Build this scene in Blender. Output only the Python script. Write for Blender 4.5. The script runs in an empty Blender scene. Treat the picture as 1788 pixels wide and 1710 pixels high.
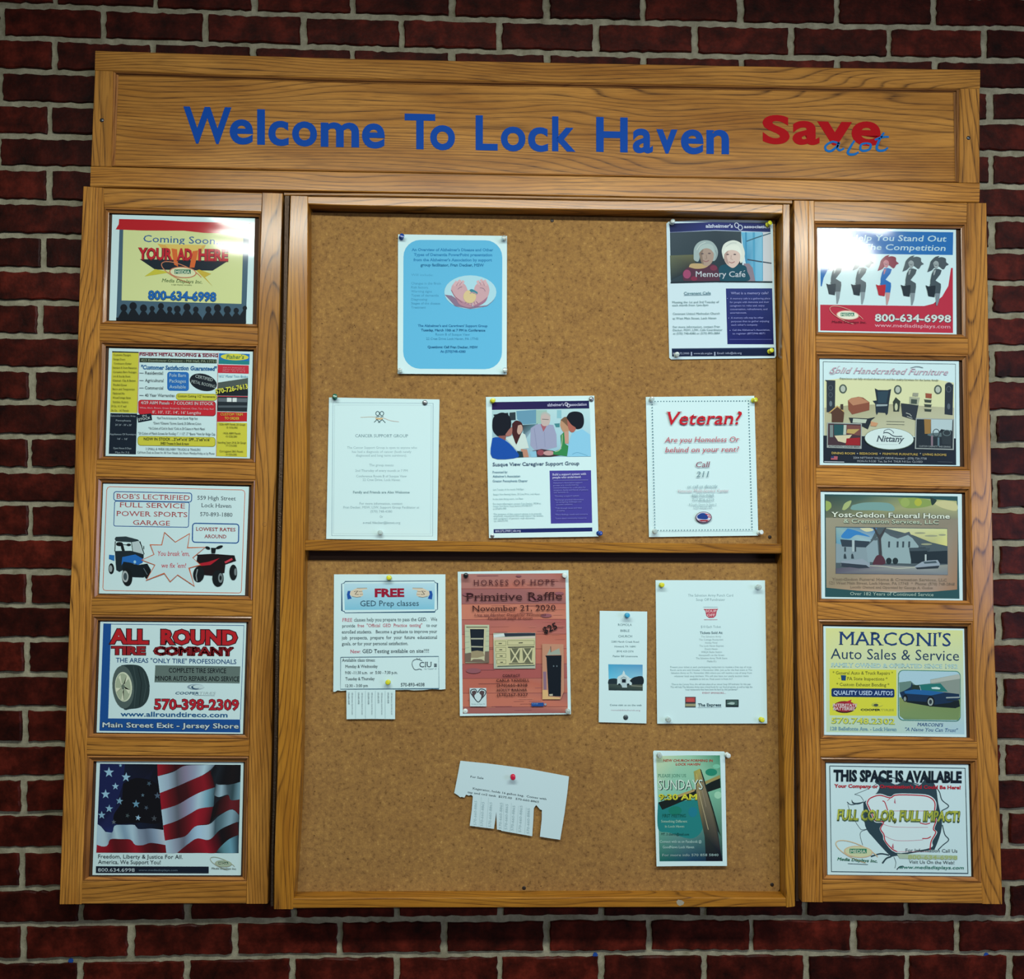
import bpy, math, random
from mathutils import Vector, Matrix
random.seed(7)
SC = bpy.context.scene
COL = SC.collection

# ------------------------------------------------------------------ camera
F = 1550.0; CX = 894.0; CY = 855.0
RIGHT = Vector((0.99956044, -0.02925078, 0.00482923))
DOWN = Vector((0.00647221, 0.05633715, -0.99839082))
FWD = Vector((0.02893164, 0.99798323, 0.0565017))
EYE = Vector((0.0, -1.77696, 1.5))
cam = bpy.data.cameras.new('camera')
co = bpy.data.objects.new('camera', cam); COL.objects.link(co)
cam.sensor_fit = 'HORIZONTAL'; cam.sensor_width = 36.0
cam.lens = F / 1788.0 * 36.0
cam.clip_start = 0.05; cam.clip_end = 60
M = Matrix((( RIGHT.x, -DOWN.x, -FWD.x, EYE.x), (RIGHT.y, -DOWN.y, -FWD.y, EYE.y), (RIGHT.z, -DOWN.z, -FWD.z, EYE.z), (0, 0, 0, 1)))
co.matrix_world = M
SC.camera = co

# ------------------------------------------------------------------ world, lights, exposure
w = bpy.data.worlds.new('world'); SC.world = w; w.use_nodes = True
w.node_tree.nodes['Background'].inputs[0].default_value = (0.9, 0.96, 1.0, 1)
w.node_tree.nodes['Background'].inputs[1].default_value = 0.075

def area(name, loc, target, sx, sy, power, col):
    l = bpy.data.lights.new(name, 'AREA'); l.shape = 'RECTANGLE'; l.size = sx; l.size_y = sy
    l.energy = power; l.color = col
    o = bpy.data.objects.new(name, l); COL.objects.link(o); o.location = loc
    d = Vector(target) - Vector(loc)
    o.rotation_euler = d.to_track_quat('-Z', 'Y').to_euler()
    return o
area('ceiling_and_fill_strip', (0.24, -1.47, 2.6), (0.24, -1.25, 1.6), 2.44, 0.15, 65, (0.97, 1.0, 0.92))
area('ceiling_and_fill_strip', (0.24, -4.2, 2.6), (0.24, -4.2001, 0.0), 2.44, 0.15, 75, (0.97, 1.0, 0.92))  # rear one is an added, unseen lamp giving soft fill
area('window_daylight', (3.1, -2.6, 1.55), (0.9, 0.0, 1.55), 1.1, 0.9, 34, (0.62, 0.66, 1.0))
SC.view_settings.view_transform = 'Standard'; SC.view_settings.look = 'None'
SC.view_settings.gamma = 1.0; SC.view_settings.use_curve_mapping = False
SC.view_settings.exposure = -0.06

# ------------------------------------------------------------------ helpers
def ray(px, py):
    return RIGHT * ((px - CX) / F) + DOWN * ((py - CY) / F) + FWD
def at(px, py, y=0.0, b=0.0, zr=1.5):
    """point seen at pixel (px, py) on the plane Y = y + b*(z - zr)"""
    d = ray(px, py)
    t = (y + b * (EYE.z - zr) - EYE.y) / (d.y - b * d.z)
    return EYE + d * t
def lin(c):
    if isinstance(c, str):
        c = c.lstrip('#'); c = [int(c[i:i + 2], 16) / 255 for i in (0, 2, 4)]
    return tuple((v / 12.92 if v <= 0.04045 else ((v + 0.055) / 1.055) ** 2.4) for v in c[:3])
def mesh_obj(name, verts, faces, mat, parent=None, smooth=False):
    me = bpy.data.meshes.new(name); me.from_pydata([tuple(v) for v in verts], [], faces); me.update()
    if mat: me.materials.append(mat)
    if smooth:
        for p in me.polygons: p.use_smooth = True
    o = bpy.data.objects.new(name, me); COL.objects.link(o)
    if parent is not None: o.parent = parent
    return o
def tag(o, label=None, cat=None, group=None, kind=None):
    if label: o['label'] = label
    if cat: o['category'] = cat
    if group: o['group'] = group
    if kind: o['kind'] = kind
    return o
def empty(name, loc, label, cat, group=None):
    o = bpy.data.objects.new(name, None); COL.objects.link(o); o.location = loc; o.empty_display_size = 0.05
    o['_o'] = 1; del o['_o']
    return tag(o, label, cat, group)
def child(o, root):
    """parent o to root keeping world placement (mesh data is authored in world space)"""
    o.parent = root
    o.matrix_parent_inverse = Matrix.Translation(root.location).inverted()
    return o
def fattr(o, name, vals):
    a = o.data.attributes.new(name, 'FLOAT', 'POINT'); a.data.foreach_set('value', vals)
def vattr(o, name, vals):
    a = o.data.attributes.new(name, 'FLOAT_VECTOR', 'POINT')
    a.data.foreach_set('vector', [c for v in vals for c in v])

# ------------------------------------------------------------------ materials
def new_mat(name):
    m = bpy.data.materials.new(name); m.use_nodes = True
    nt = m.node_tree; b = nt.nodes['Principled BSDF']
    return m, nt, b
def N(nt, t, **kw):
    n = nt.nodes.new(t)
    for k, v in kw.items():
        if k in ('ins',):
            for i, x in v.items(): n.inputs[i].default_value = x
        else: setattr(n, k, v)
    return n
def ramp(nt, stops, interp='LINEAR'):
    r = nt.nodes.new('ShaderNodeValToRGB'); r.color_ramp.interpolation = interp
    e = r.color_ramp.elements
    while len(e) < len(stops): e.new(0.5)
    for el, (p, c) in zip(e, stops):
        el.position = p; el.color = (*lin(c), 1) if isinstance(c, str) else (*c, 1)
    return r

def oak(name, dark, mid, light, rough=0.6, coat=0.7):
    m, nt, b = new_mat(name); L = nt.links.new
    at_ = N(nt, 'ShaderNodeAttribute', attribute_name='gc')
    tone = N(nt, 'ShaderNodeAttribute', attribute_name='tone')
    # cathedral bands: height field warped by broad noise, grain runs along gc.x
    mp1 = N(nt, 'ShaderNodeMapping'); mp1.inputs['Scale'].default_value = (1.15, 7.5, 8)
    n1 = N(nt, 'ShaderNodeTexNoise', ins={'Scale': 1.0, 'Detail': 2.0, 'Roughness': 0.45})
    L(at_.outputs['Vector'], mp1.inputs[0]); L(mp1.outputs[0], n1.inputs['Vector'])
    sep = N(nt, 'ShaderNodeSeparateXYZ'); L(at_.outputs['Vector'], sep.inputs[0])
    a = N(nt, 'ShaderNodeMath', operation='MULTIPLY', ins={1: 36.0}); L(sep.outputs['Y'], a.inputs[0])
    c = N(nt, 'ShaderNodeMath', operation='MULTIPLY', ins={1: 7.5}); L(n1.outputs['Fac'], c.inputs[0])
    s = N(nt, 'ShaderNodeMath', operation='ADD'); L(a.outputs[0], s.inputs[0]); L(c.outputs[0], s.inputs[1])
    pp = N(nt, 'ShaderNodeMath', operation='FRACT'); 
    k2 = N(nt, 'ShaderNodeMath', operation='MULTIPLY', ins={1: 2.9}); L(s.outputs[0], k2.inputs[0]); L(k2.outputs[0], pp.inputs[0])
    band = ramp(nt, [(0.0, (1, 1, 1)), (0.16, (0.35, 0.35, 0.35)), (0.5, (0, 0, 0)), (0.86, (0.08, 0.08, 0.08)), (1.0, (1, 1, 1))])
    L(pp.outputs[0], band.inputs[0])
    # fine pores
    mp2 = N(nt, 'ShaderNodeMapping'); mp2.inputs['Scale'].default_value = (14, 420, 300)
    n2 = N(nt, 'ShaderNodeTexNoise', ins={'Scale': 1.0, 'Detail': 4.0, 'Roughness': 0.6})
    L(at_.outputs['Vector'], mp2.inputs[0]); L(mp2.outputs[0], n2.inputs['Vector'])
    pore = ramp(nt, [(0.38, (1, 1, 1)), (0.52, (0, 0, 0))]); L(n2.outputs['Fac'], pore.inputs[0])
    # broad tone variation
    mp3 = N(nt, 'ShaderNodeMapping'); mp3.inputs['Scale'].default_value = (4, 22, 12)
    n3 = N(nt, 'ShaderNodeTexNoise', ins={'Scale': 1.0, 'Detail': 3.0})
    L(at_.outputs['Vector'], mp3.inputs[0]); L(mp3.outputs[0], n3.inputs['Vector'])
    base = ramp(nt, [(0.3, mid), (0.7, light)]); L(n3.outputs['Fac'], base.inputs[0])
    mx = N(nt, 'ShaderNodeMath', operation='MULTIPLY_ADD', ins={1: 0.4, 2: 0.0}); L(pore.outputs[0], mx.inputs[0])
    bn = N(nt, 'ShaderNodeMath', operation='MULTIPLY', ins={1: 1.0}); L(band.outputs[0], bn.inputs[0])
    # pores cluster inside bands
    bp = N(nt, 'ShaderNodeMath', operation='MULTIPLY', ins={}); L(bn.outputs[0], bp.inputs[0])
    pr = N(nt, 'ShaderNodeMath', operation='MULTIPLY_ADD', ins={1: 0.45, 2: 0.6}); L(pore.outputs[0], pr.inputs[0]); L(pr.outputs[0], bp.inputs[1])
    sm = N(nt, 'ShaderNodeMath', operation='MAXIMUM'); L(mx.outputs[0], sm.inputs[0]); L(bp.outputs[0], sm.inputs[1])
    mix = N(nt, 'ShaderNodeMix', data_type='RGBA'); L(sm.outputs[0], mix.inputs['Factor']); L(base.outputs[0], mix.inputs[6])
    mix.inputs[7].default_value = (*lin(dark), 1)
    tn = N(nt, 'ShaderNodeVectorMath', operation='SCALE'); L(mix.outputs[2], tn.inputs[0]); L(tone.outputs['Fac'], tn.inputs['Scale'])
    L(tn.outputs[0], b.inputs['Base Color'])
    b.inputs['Roughness'].default_value = rough
    b.inputs['Coat Weight'].default_value = coat; b.inputs['Coat Roughness'].default_value = 0.2; b.inputs['Specular IOR Level'].default_value = 0.15
    bump = N(nt, 'ShaderNodeBump', ins={'Strength': 0.25, 'Distance': 0.0006}); bump.invert = True
    L(sm.outputs[0], bump.inputs['Height']); L(bump.outputs[0], b.inputs['Normal'])
    return m
OAK = oak('oak_varnished', '#3a1d04', '#935f1c', '#b68036')
OAK_RED = oak('oak_moulding', '#5c3212', '#8a5a26', '#a06c34')
OAK_GOLD = oak('oak_golden', '#4e2c06', '#945f16', '#ac7824')

def simple(name, col, rough=0.6, metal=0.0, spec=0.5, bump=None, coat=0.0):
    m, nt, b = new_mat(name)
    b.inputs['Base Color'].default_value = (*lin(col), 1); b.inputs['Roughness'].default_value = rough
    b.inputs['Metallic'].default_value = metal; b.inputs['Specular IOR Level'].default_value = spec
    b.inputs['Coat Weight'].default_value = coat
    if bump:
        t = N(nt, 'ShaderNodeTexNoise', ins={'Scale': bump[0], 'Detail': 3.0}); g = N(nt, 'ShaderNodeNewGeometry')
        nt.links.new(g.outputs['Position'], t.inputs['Vector'])
        bp = N(nt, 'ShaderNodeBump', ins={'Strength': bump[1], 'Distance': bump[2]})
        nt.links.new(t.outputs['Fac'], bp.inputs['Height']); nt.links.new(bp.outputs[0], b.inputs['Normal'])
    return m

def cork_mat():
    m, nt, b = new_mat('cork'); L = nt.links.new
    g = N(nt, 'ShaderNodeNewGeometry')
    v = N(nt, 'ShaderNodeTexVoronoi', ins={'Scale': 260.0}); L(g.outputs['Position'], v.inputs['Vector'])
    n = N(nt, 'ShaderNodeTexNoise', ins={'Scale': 150.0, 'Detail': 6.0, 'Roughness': 0.7}); L(g.outputs['Position'], n.inputs['Vector'])
    n2 = N(nt, 'ShaderNodeTexNoise', ins={'Scale': 9.0, 'Detail': 4.0}); L(g.outputs['Position'], n2.inputs['Vector'])
    r = ramp(nt, [(0.30, '#5e421c'), (0.42, '#846338'), (0.60, '#95723e'), (0.75, '#b39156')]); L(n.outputs['Fac'], r.inputs[0])
    r2 = ramp(nt, [(0.3, (0.86, 0.82, 0.80)), (0.7, (1.04, 1.03, 1.0))]); L(n2.outputs['Fac'], r2.inputs[0])
    mu = N(nt, 'ShaderNodeVectorMath', operation='MULTIPLY'); L(r.outputs[0], mu.inputs[0]); L(r2.outputs[0], mu.inputs[1])
    # pin holes and dark flecks
    v2 = N(nt, 'ShaderNodeTexVoronoi', ins={'Scale': 62.0, 'Randomness': 1.0}); L(g.outputs['Position'], v2.inputs['Vector'])
    sep = N(nt, 'ShaderNodeSeparateXYZ'); L(v2.outputs['Color'], sep.inputs[0])
    gt = N(nt, 'ShaderNodeMath', operation='GREATER_THAN', ins={1: 0.72}); L(sep.outputs[0], gt.inputs[0])
    lt = N(nt, 'ShaderNodeMath', operation='LESS_THAN', ins={1: 0.085}); L(v2.outputs['Distance'], lt.inputs[0])
    an = N(nt, 'ShaderNodeMath', operation='MULTIPLY'); L(gt.outputs[0], an.inputs[0]); L(lt.outputs[0], an.inputs[1])
    an2 = N(nt, 'ShaderNodeMath', operation='MULTIPLY', ins={1: 0.75}); L(an.outputs[0], an2.inputs[0])
    mix = N(nt, 'ShaderNodeMix', data_type='RGBA'); L(an2.outputs[0], mix.inputs['Factor']); L(mu.outputs[0], mix.inputs[6])
    mix.inputs[7].default_value = (*lin('#3a200c'), 1)
    L(mix.outputs[2], b.inputs['Base Color']); b.inputs['Roughness'].default_value = 0.85
    b.inputs['Specular IOR Level'].default_value = 0.25
    bp = N(nt, 'ShaderNodeBump', ins={'Strength': 0.55, 'Distance': 0.0014}); L(n.outputs['Fac'], bp.inputs['Height']); L(bp.outputs[0], b.inputs['Normal'])
    return m
CORK = cork_mat()

def brick_mat():
    m, nt, b = new_mat('brick_clay'); L = nt.links.new
    g = N(nt, 'ShaderNodeNewGeometry'); t = N(nt, 'ShaderNodeAttribute', attribute_name='tone')
    n = N(nt, 'ShaderNodeTexNoise', ins={'Scale': 22.0, 'Detail': 6.0, 'Roughness': 0.65}); L(g.outputs['Position'], n.inputs['Vector'])
    n2 = N(nt, 'ShaderNodeTexNoise', ins={'Scale': 160.0, 'Detail': 3.0}); L(g.outputs['Position'], n2.inputs['Vector'])
    r = ramp(nt, [(0.32, '#160301'), (0.5, '#310b05'), (0.68, '#4c160d')]); L(n.outputs['Fac'], r.inputs[0])
    sc = N(nt, 'ShaderNodeVectorMath', operation='SCALE'); L(r.outputs[0], sc.inputs[0]); L(t.outputs['Fac'], sc.inputs['Scale'])
    # pale mortar smears
    n3 = N(nt, 'ShaderNodeTexNoise', ins={'Scale': 34.0, 'Detail': 5.0, 'Roughness': 0.7}); L(g.outputs['Position'], n3.inputs['Vector'])
    r3 = ramp(nt, [(0.70, (0, 0, 0)), (0.84, (0.35, 0.35, 0.35))]); L(n3.outputs['Fac'], r3.inputs[0])
    mix = N(nt, 'ShaderNodeMix', data_type='RGBA'); L(r3.outputs[0], mix.inputs['Factor']); L(sc.outputs[0], mix.inputs[6])
    mix.inputs[7].default_value = (*lin('#6e5448'), 1)
    L(mix.outputs[2], b.inputs['Base Color']); b.inputs['Roughness'].default_value = 0.5; b.inputs['Specular IOR Level'].default_value = 0.13
    ad = N(nt, 'ShaderNodeMath', operation='MULTIPLY_ADD', ins={1: 0.35}); L(n2.outputs['Fac'], ad.inputs[0]); L(n.outputs['Fac'], ad.inputs[2])
    bp = N(nt, 'ShaderNodeBump', ins={'Strength': 0.5, 'Distance': 0.002}); L(ad.outputs[0], bp.inputs['Height']); L(bp.outputs[0], b.inputs['Normal'])
    return m
BRICK = brick_mat()
def mortar_mat():
    m, nt, b = new_mat('mortar'); L = nt.links.new
    g = N(nt, 'ShaderNodeNewGeometry')
    n = N(nt, 'ShaderNodeTexNoise', ins={'Scale': 40.0, 'Detail': 8.0, 'Roughness': 0.7}); L(g.outputs['Position'], n.inputs['Vector'])
    r = ramp(nt, [(0.3, '#6a6652'), (0.5, '#827f6c'), (0.7, '#98957f')]); L(n.outputs['Fac'], r.inputs[0])
    L(r.outputs[0], b.inputs['Base Color']); b.inputs['Roughness'].default_value = 0.9; b.inputs['Specular IOR Level'].default_value = 0.2
    bp = N(nt, 'ShaderNodeBump', ins={'Strength': 0.7, 'Distance': 0.003}); L(n.outputs['Fac'], bp.inputs['Height']); L(bp.outputs[0], b.inputs['Normal'])
    return m
MORTAR = mortar_mat()

def ink_mat(name, rough, coat, coatr, wav, freq=(5.0, 5.0, 11.0)):
    m, nt, b = new_mat(name); L = nt.links.new
    a = N(nt, 'ShaderNodeAttribute', attribute_name='ink'); L(a.outputs['Color'], b.inputs['Base Color'])
    b.inputs['Roughness'].default_value = rough; b.inputs['Specular IOR Level'].default_value = 0.15
    b.inputs['Coat Weight'].default_value = coat; b.inputs['Coat Roughness'].default_value = coatr
    if wav:
        g = N(nt, 'ShaderNodeNewGeometry')
        mp = N(nt, 'ShaderNodeMapping'); mp.inputs['Scale'].default_value = freq; L(g.outputs['Position'], mp.inputs[0])
        n = N(nt, 'ShaderNodeTexNoise', ins={'Scale': 1.0, 'Detail': 1.0, 'Distortion': 0.6}); L(mp.outputs[0], n.inputs['Vector'])
        bp = N(nt, 'ShaderNodeBump', ins={'Strength': 1.0, 'Distance': wav}); L(n.outputs['Fac'], bp.inputs['Height']); L(bp.outputs[0], b.inputs['Coat Normal'])
    return m
INK_PAPER = ink_mat('printed_paper', 0.75, 0.0, 0.2, 0)
INK_FILM = ink_mat('laminated_print', 0.6, 0.7, 0.08, 0.0012)
INK_FILM_WARPED = ink_mat('laminated_print_buckled', 0.6, 0.75, 0.09, 0.0042, (2.7, 2.7, 6.5))
VINYL_BLUE = simple('vinyl_blue', '#064298', 0.6, spec=0.1)
VINYL_RED = simple('vinyl_red', '#9c0410', 0.6, spec=0.1)
VINYL_SKY = simple('vinyl_light_blue', '#1262a8', 0.6, spec=0.1)
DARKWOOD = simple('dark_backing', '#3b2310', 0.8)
STEEL = simple('screw_steel', '#54585c', 0.35, 0.9)
HINGE = simple('hinge_bronze', '#4f4034', 0.45, 0.7, bump=(400, 0.6, 0.002))
BLACKHOLE = simple('dark_screw', '#180d06', 0.6)
PLUG = simple('wood_plug', '#4a2a10', 0.6)

# ------------------------------------------------------------------ brick wall
LB = [9,66,122.8,180,236,291.7,351.4,410.5,469.7,527.8,586.5,644.6,702.3,762,820.6,879,939.5,998,1057.7,1116.6,1177.5,1237.8,1300,1359.5,1422,1486,1553,1615.6,1679]
RB = [48,103.4,157.6,212,267,324,381,437,493.5,550,606.4,662,719,776,832.5,890,947.6,1007.4,1064,1121.6,1180.5,1240.8,1296.7,1359,1417,1478.8,1544,1605.5,1666]
def ext(lst, i):
    if i < 0: return lst[0] + i * (lst[3] - lst[0]) / 3
    if i > 28: return lst[28] + (i - 28) * (lst[28] - lst[25]) / 3
    return lst[i]
def bed(i, x):
    t = (x - 60) / 1690.0
    ii = min(max(i, 0), 28)
    bow = (14 - ii) / 14.0 * 5.5 * 4 * min(max(t, 0), 1) * (1 - min(max(t, 0), 1))
    return ext(LB, i) * (1 - t) + ext(RB, i) * t + bow
ODD0 = [95.6,270,444.6,616,789.6,955,1123.5,1293.7,1461.5,1631,1802]; ODD1 = [38.6,228,410,593.7,774.5,954,1133.6,1312.8,1492.6,1672.5,1852]
EV0 = [3,179.5,358.4,529.5,701.3,872.5,1041.3,1213,1382.6,1553,1721]; EV1 = [-48,138.4,325,511,691.4,872.6,1051.5,1229,1407.7,1585.6,1765]
LODD = {1:94.4,3:85.5,5:84.5,7:73.6,9:68.6,11:54.7,13:50.7,15:51.8,17:48.8,19:45.3,21:41.7,23:40,25:36.7,27:39}
REV = {0:1721,2:1730,4:1731,6:1734,8:1732,10:1735,12:1736,14:1740,16:1743,18:1745,20:1749,22:1753,24:1758,26:1762,28:1765}
def head(i, k):
    """pixel x of head joint k in course i"""
    if i % 2:
        t = (i + 1) / 28.0; a, b = ODD0, ODD1
    else:
        t = i / 28.0; a, b = EV0, EV1
    def g(k):
        if k < 0: return g(0) + k * (g(1) - g(0))
        if k > 10: return g(10) + (k - 10) * (g(10) - g(9))
        return a[k] * (1 - t) + b[k] * t
    if i % 2 and k == 0 and i in LODD: return LODD[i]
    if not i % 2 and k == 10 and i in REV: return REV[i]
    return g(k)
def brick_geo(i, k, rng):
    x0, x1 = head(i, k), head(i, k + 1)
    ja, jb = rng.uniform(4.2, 7.0), rng.uniform(4.2, 7.0)
    x0 += ja; x1 -= jb
    jt, jb2 = rng.uniform(4.6, 6.4), rng.uniform(4.6, 6.4)
    out = []
    nx, nz = 17, 6
    def P(x, top):
        y = bed(i, x) + jt if top else bed(i + 1, x) - jb2
        return x, y
    for a in range(nx + 1):
        x, y = P(x0 + (x1 - x0) * a / nx, True); out.append((x, y + rng.uniform(-1.5, 1.5)))
    for a in range(1, nz):
        x, y = x1, bed(i, x1) + jt + (bed(i + 1, x1) - bed(i, x1) - jt - jb2) * a / nz; out.append((x + rng.uniform(-1.6, 1.6), y))
    for a in range(nx, -1, -1):
        x, y = P(x0 + (x1 - x0) * a / nx, False); out.append((x, y + rng.uniform(-1.5, 1.5)))
    for a in range(nz - 1, 0, -1):
        x, y = x0, bed(i, x0) + jt + (bed(i + 1, x0) - bed(i, x0) - jt - jb2) * a / nz; out.append((x + rng.uniform(-1.6, 1.6), y))
    n = len(out)
    pr = rng.uniform(-0.0012, 0.0012); tl = rng.uniform(-0.0008, 0.0008)
    c = at(sum(p[0] for p in out) / n, sum(p[1] for p in out) / n, 0)
    vs, fs = [], []
    rim = [at(p[0], p[1], 0) for p in out]
    for v in rim: vs.append(Vector((v.x, 0.012, v.z)))
    for v in rim: vs.append(Vector((v.x, 0.0022 + pr, v.z)))
    for v in rim:
        d = (c - v); d.y = 0
        d = d.normalized() * 0.0025
        vs.append(Vector((v.x + d.x, pr + tl * (v.x - c.x) * 8, v.z + d.z)))
    for a in range(n):
        b = (a + 1) % n
        fs.append((a, b, n + b, n + a)); fs.append((n + a, n + b, 2 * n + b, 2 * n + a))
    fs.append(tuple(range(2 * n, 3 * n)))
    tone = rng.choice([0.72, 0.85, 1.0, 1.0, 1.15, 1.3, 1.5])
    return vs, fs, tone
wall = mesh_obj('wall_back', [(-4.5, 0.0058, -0.05), (4.5, 0.0058, -0.05), (4.5, 0.0058, 3.05), (-4.5, 0.0058, 3.05),
                              (-4.5, 0.12, -0.05), (4.5, 0.12, -0.05), (4.5, 0.12, 3.05), (-4.5, 0.12, 3.05)],
                [(0, 1, 2, 3), (5, 4, 7, 6), (4, 0, 3, 7), (1, 5, 6, 2), (3, 2, 6, 7), (4, 5, 1, 0)], MORTAR)
tag(wall, 'dark red brick wall with pale grey mortar joints', kind='structure')
rng = random.Random(11)
far_v, far_f, far_t = [], [], []
nb = 0
for i in range(-9, 38):
    for k in range(-9, 20):
        a, b_ = head(i, k), head(i, k + 1)
        y = bed(i, (a + b_) / 2)
        if a > 330 and b_ < 1560 and 3 < i < 25: continue
        vs, fs, tone = brick_geo(i, k, rng)
        near = b_ > -60 and a < 1850 and -2 <= i <= 29
        hid = a > 180 and b_ < 1690 and 2 < i < 26
        if near and not hid and nb < 299:
            o = mesh_obj('brick', vs, fs, BRICK, wall); fattr(o, 'tone', [tone] * len(vs)); nb += 1
        else:
            n0 = len(far_v); far_v += vs; far_f += [tuple(q + n0 for q in f) for f in fs]; far_t += [tone] * len(vs)
o = mesh_obj('brickwork', far_v, far_f, BRICK, wall); fattr(o, 'tone', far_t); o['kind'] = 'stuff'
# ------------------------------------------------------------------ joinery
def lerp_line(line, n):
    """resample a pixel polyline to n+1 points by parameter of its longest axis"""
    d = [0]
    for p, q in zip(line, line[1:]): d.append(d[-1] + math.hypot(q[0] - p[0], q[1] - p[1]))
    out = []
    for a in range(n + 1):
        t = d[-1] * a / n
        for j in range(len(d) - 1):
            if t <= d[j + 1] + 1e-9:
                s = (t - d[j]) / (d[j + 1] - d[j]); break
        out.append((line[j][0] + (line[j + 1][0] - line[j][0]) * s, line[j][1] + (line[j + 1][1] - line[j][1]) * s))
    return out
RG = random.Random(5)
def grain(o, vertical, tone=1.0, jit=0.06):
    ox, oy, oz = RG.uniform(0, 30), RG.uniform(0, 30), RG.uniform(0, 30)
    vs = [v.co for v in o.data.vertices]
    if vertical: vattr(o, 'gc', [(v.z + ox, v.x + oy, v.y + oz) for v in vs])
    else: vattr(o, 'gc', [(v.x + ox, v.z + oy, v.y + oz) for v in vs])
    fattr(o, 'tone', [tone * RG.uniform(1 - jit, 1 + jit)] * len(vs))
def beam(name, root, la, lb, yf, yb, mat=OAK, vertical=False, n=10, bev=0.0014, tone=1.0, grooves=()):
    """board whose front face lies between pixel polylines la and lb on the plane Y=yf and runs back to Y=yb.
    grooves: fractions across the face where a narrow bead line is cut"""
    A, B = lerp_line(la, n), lerp_line(lb, n)
    A = [at(x, y, yf) for x, y in A]; B = [at(x, y, yf) for x, y in B]
    prof = [(0.0, 0.0, yb)]            # fraction across, absolute inset, depth
    prof += [(0.0, 0.0, yf + bev), (0.0, bev, yf)]
    for g, gw, gd in grooves:
        prof += [(g, -gw / 2, yf), (g, 0, yf + gd), (g, gw / 2, yf)]
    prof += [(1.0, -bev, yf), (1.0, 0.0, yf + bev), (1.0, 0.0, yb)]
    vs, fs = [], []
    m = len(prof)
    for a, b in zip(A, B):
        d = (b - a); Lg = d.length; d = d / Lg
        for t, ab, y in prof:
            p = a + d * (t * Lg + ab); vs.append(Vector((p.x, y, p.z)))
    for i in range(n):
        for j in range(m):
            k = (j + 1) % m
            fs.append((i * m + j, i * m + k, (i + 1) * m + k, (i + 1) * m + j))
    fs.append(tuple(range(m - 1, -1, -1))); fs.append(tuple(range(n * m, n * m + m)))
    o = mesh_obj(name, vs, fs, mat); child(o, root); grain(o, vertical, tone)
    return o
def strip(name, root, outer, inner, prof, mat, vertical, tone=1.0, n=4):
    """mitred moulding strip: outer/inner are pixel end pairs; prof = [(fraction outer->inner, Y)...]"""
    vs, fs = [], []
    m = len(prof)
    for a in range(n + 1):
        t = a / n
        po = (outer[0][0] * (1 - t) + outer[1][0] * t, outer[0][1] * (1 - t) + outer[1][1] * t)
        pi = (inner[0][0] * (1 - t) + inner[1][0] * t, inner[0][1] * (1 - t) + inner[1][1] * t)
        for f, y in prof:
            vs.append(at(po[0] * (1 - f) + pi[0] * f, po[1] * (1 - f) + pi[1] * f, y))
    for i in range(n):
        for j in range(m - 1):
            fs.append((i * m + j, i * m + j + 1, (i + 1) * m + j + 1, (i + 1) * m + j))
    o = mesh_obj(name, vs, fs, mat); child(o, root); grain(o, vertical, tone)
    return o
def mould(root, out, inn, yo, yi, mat=OAK_RED, tone=1.0):
    """four mitred strips round an opening; out / inn = TL, TR, BR, BL pixels"""
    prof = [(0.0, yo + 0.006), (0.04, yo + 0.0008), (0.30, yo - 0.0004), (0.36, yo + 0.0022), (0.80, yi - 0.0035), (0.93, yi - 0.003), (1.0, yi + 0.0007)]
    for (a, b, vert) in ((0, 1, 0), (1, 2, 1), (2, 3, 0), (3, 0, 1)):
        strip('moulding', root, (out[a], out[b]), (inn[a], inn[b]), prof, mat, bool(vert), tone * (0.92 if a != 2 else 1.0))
def quad(name, root, px, y, thick, mat):
    f = [at(x, yy, y) for x, yy in px]; n = len(f)
    vs = f + [Vector((v.x, y + thick, v.z)) for v in f]
    fs = [tuple(range(n)), tuple(range(2 * n - 1, n - 1, -1))] + [((a + 1) % n, a, n + a, n + (a + 1) % n) for a in range(n)]
    return child(mesh_obj(name, vs, fs, mat), root)
def lathe(name, root, px, y, prof, mat, n=14, tilt=(0, 0), smooth=True):
    """prof: [(distance towards the viewer, radius)...]"""
    c = at(px[0], px[1], y)
    ax = Vector((tilt[0], -1, tilt[1])).normalized()
    u = ax.cross(Vector((0, 0, 1))).normalized(); v = u.cross(ax)
    vs, fs = [], []
    for h, r in prof:
        for a in range(n):
            t = 2 * math.pi * a / n
            vs.append(c + ax * h + (u * math.cos(t) + v * math.sin(t)) * r)
    for i in range(len(prof) - 1):
        for a in range(n):
            b = (a + 1) % n
            fs.append((i * n + a, i * n + b, (i + 1) * n + b, (i + 1) * n + a))
    fs.append(tuple(range(n - 1, -1, -1))); fs.append(tuple(range((len(prof) - 1) * n, len(prof) * n)))
    o = mesh_obj(name, vs, fs, mat, smooth=smooth)
    if root is not None: child(o, root)
    return o
SCREW = [(-0.002, 0.0042), (0.0, 0.0042), (0.0012, 0.0036), (0.0018, 0.002)]

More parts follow.
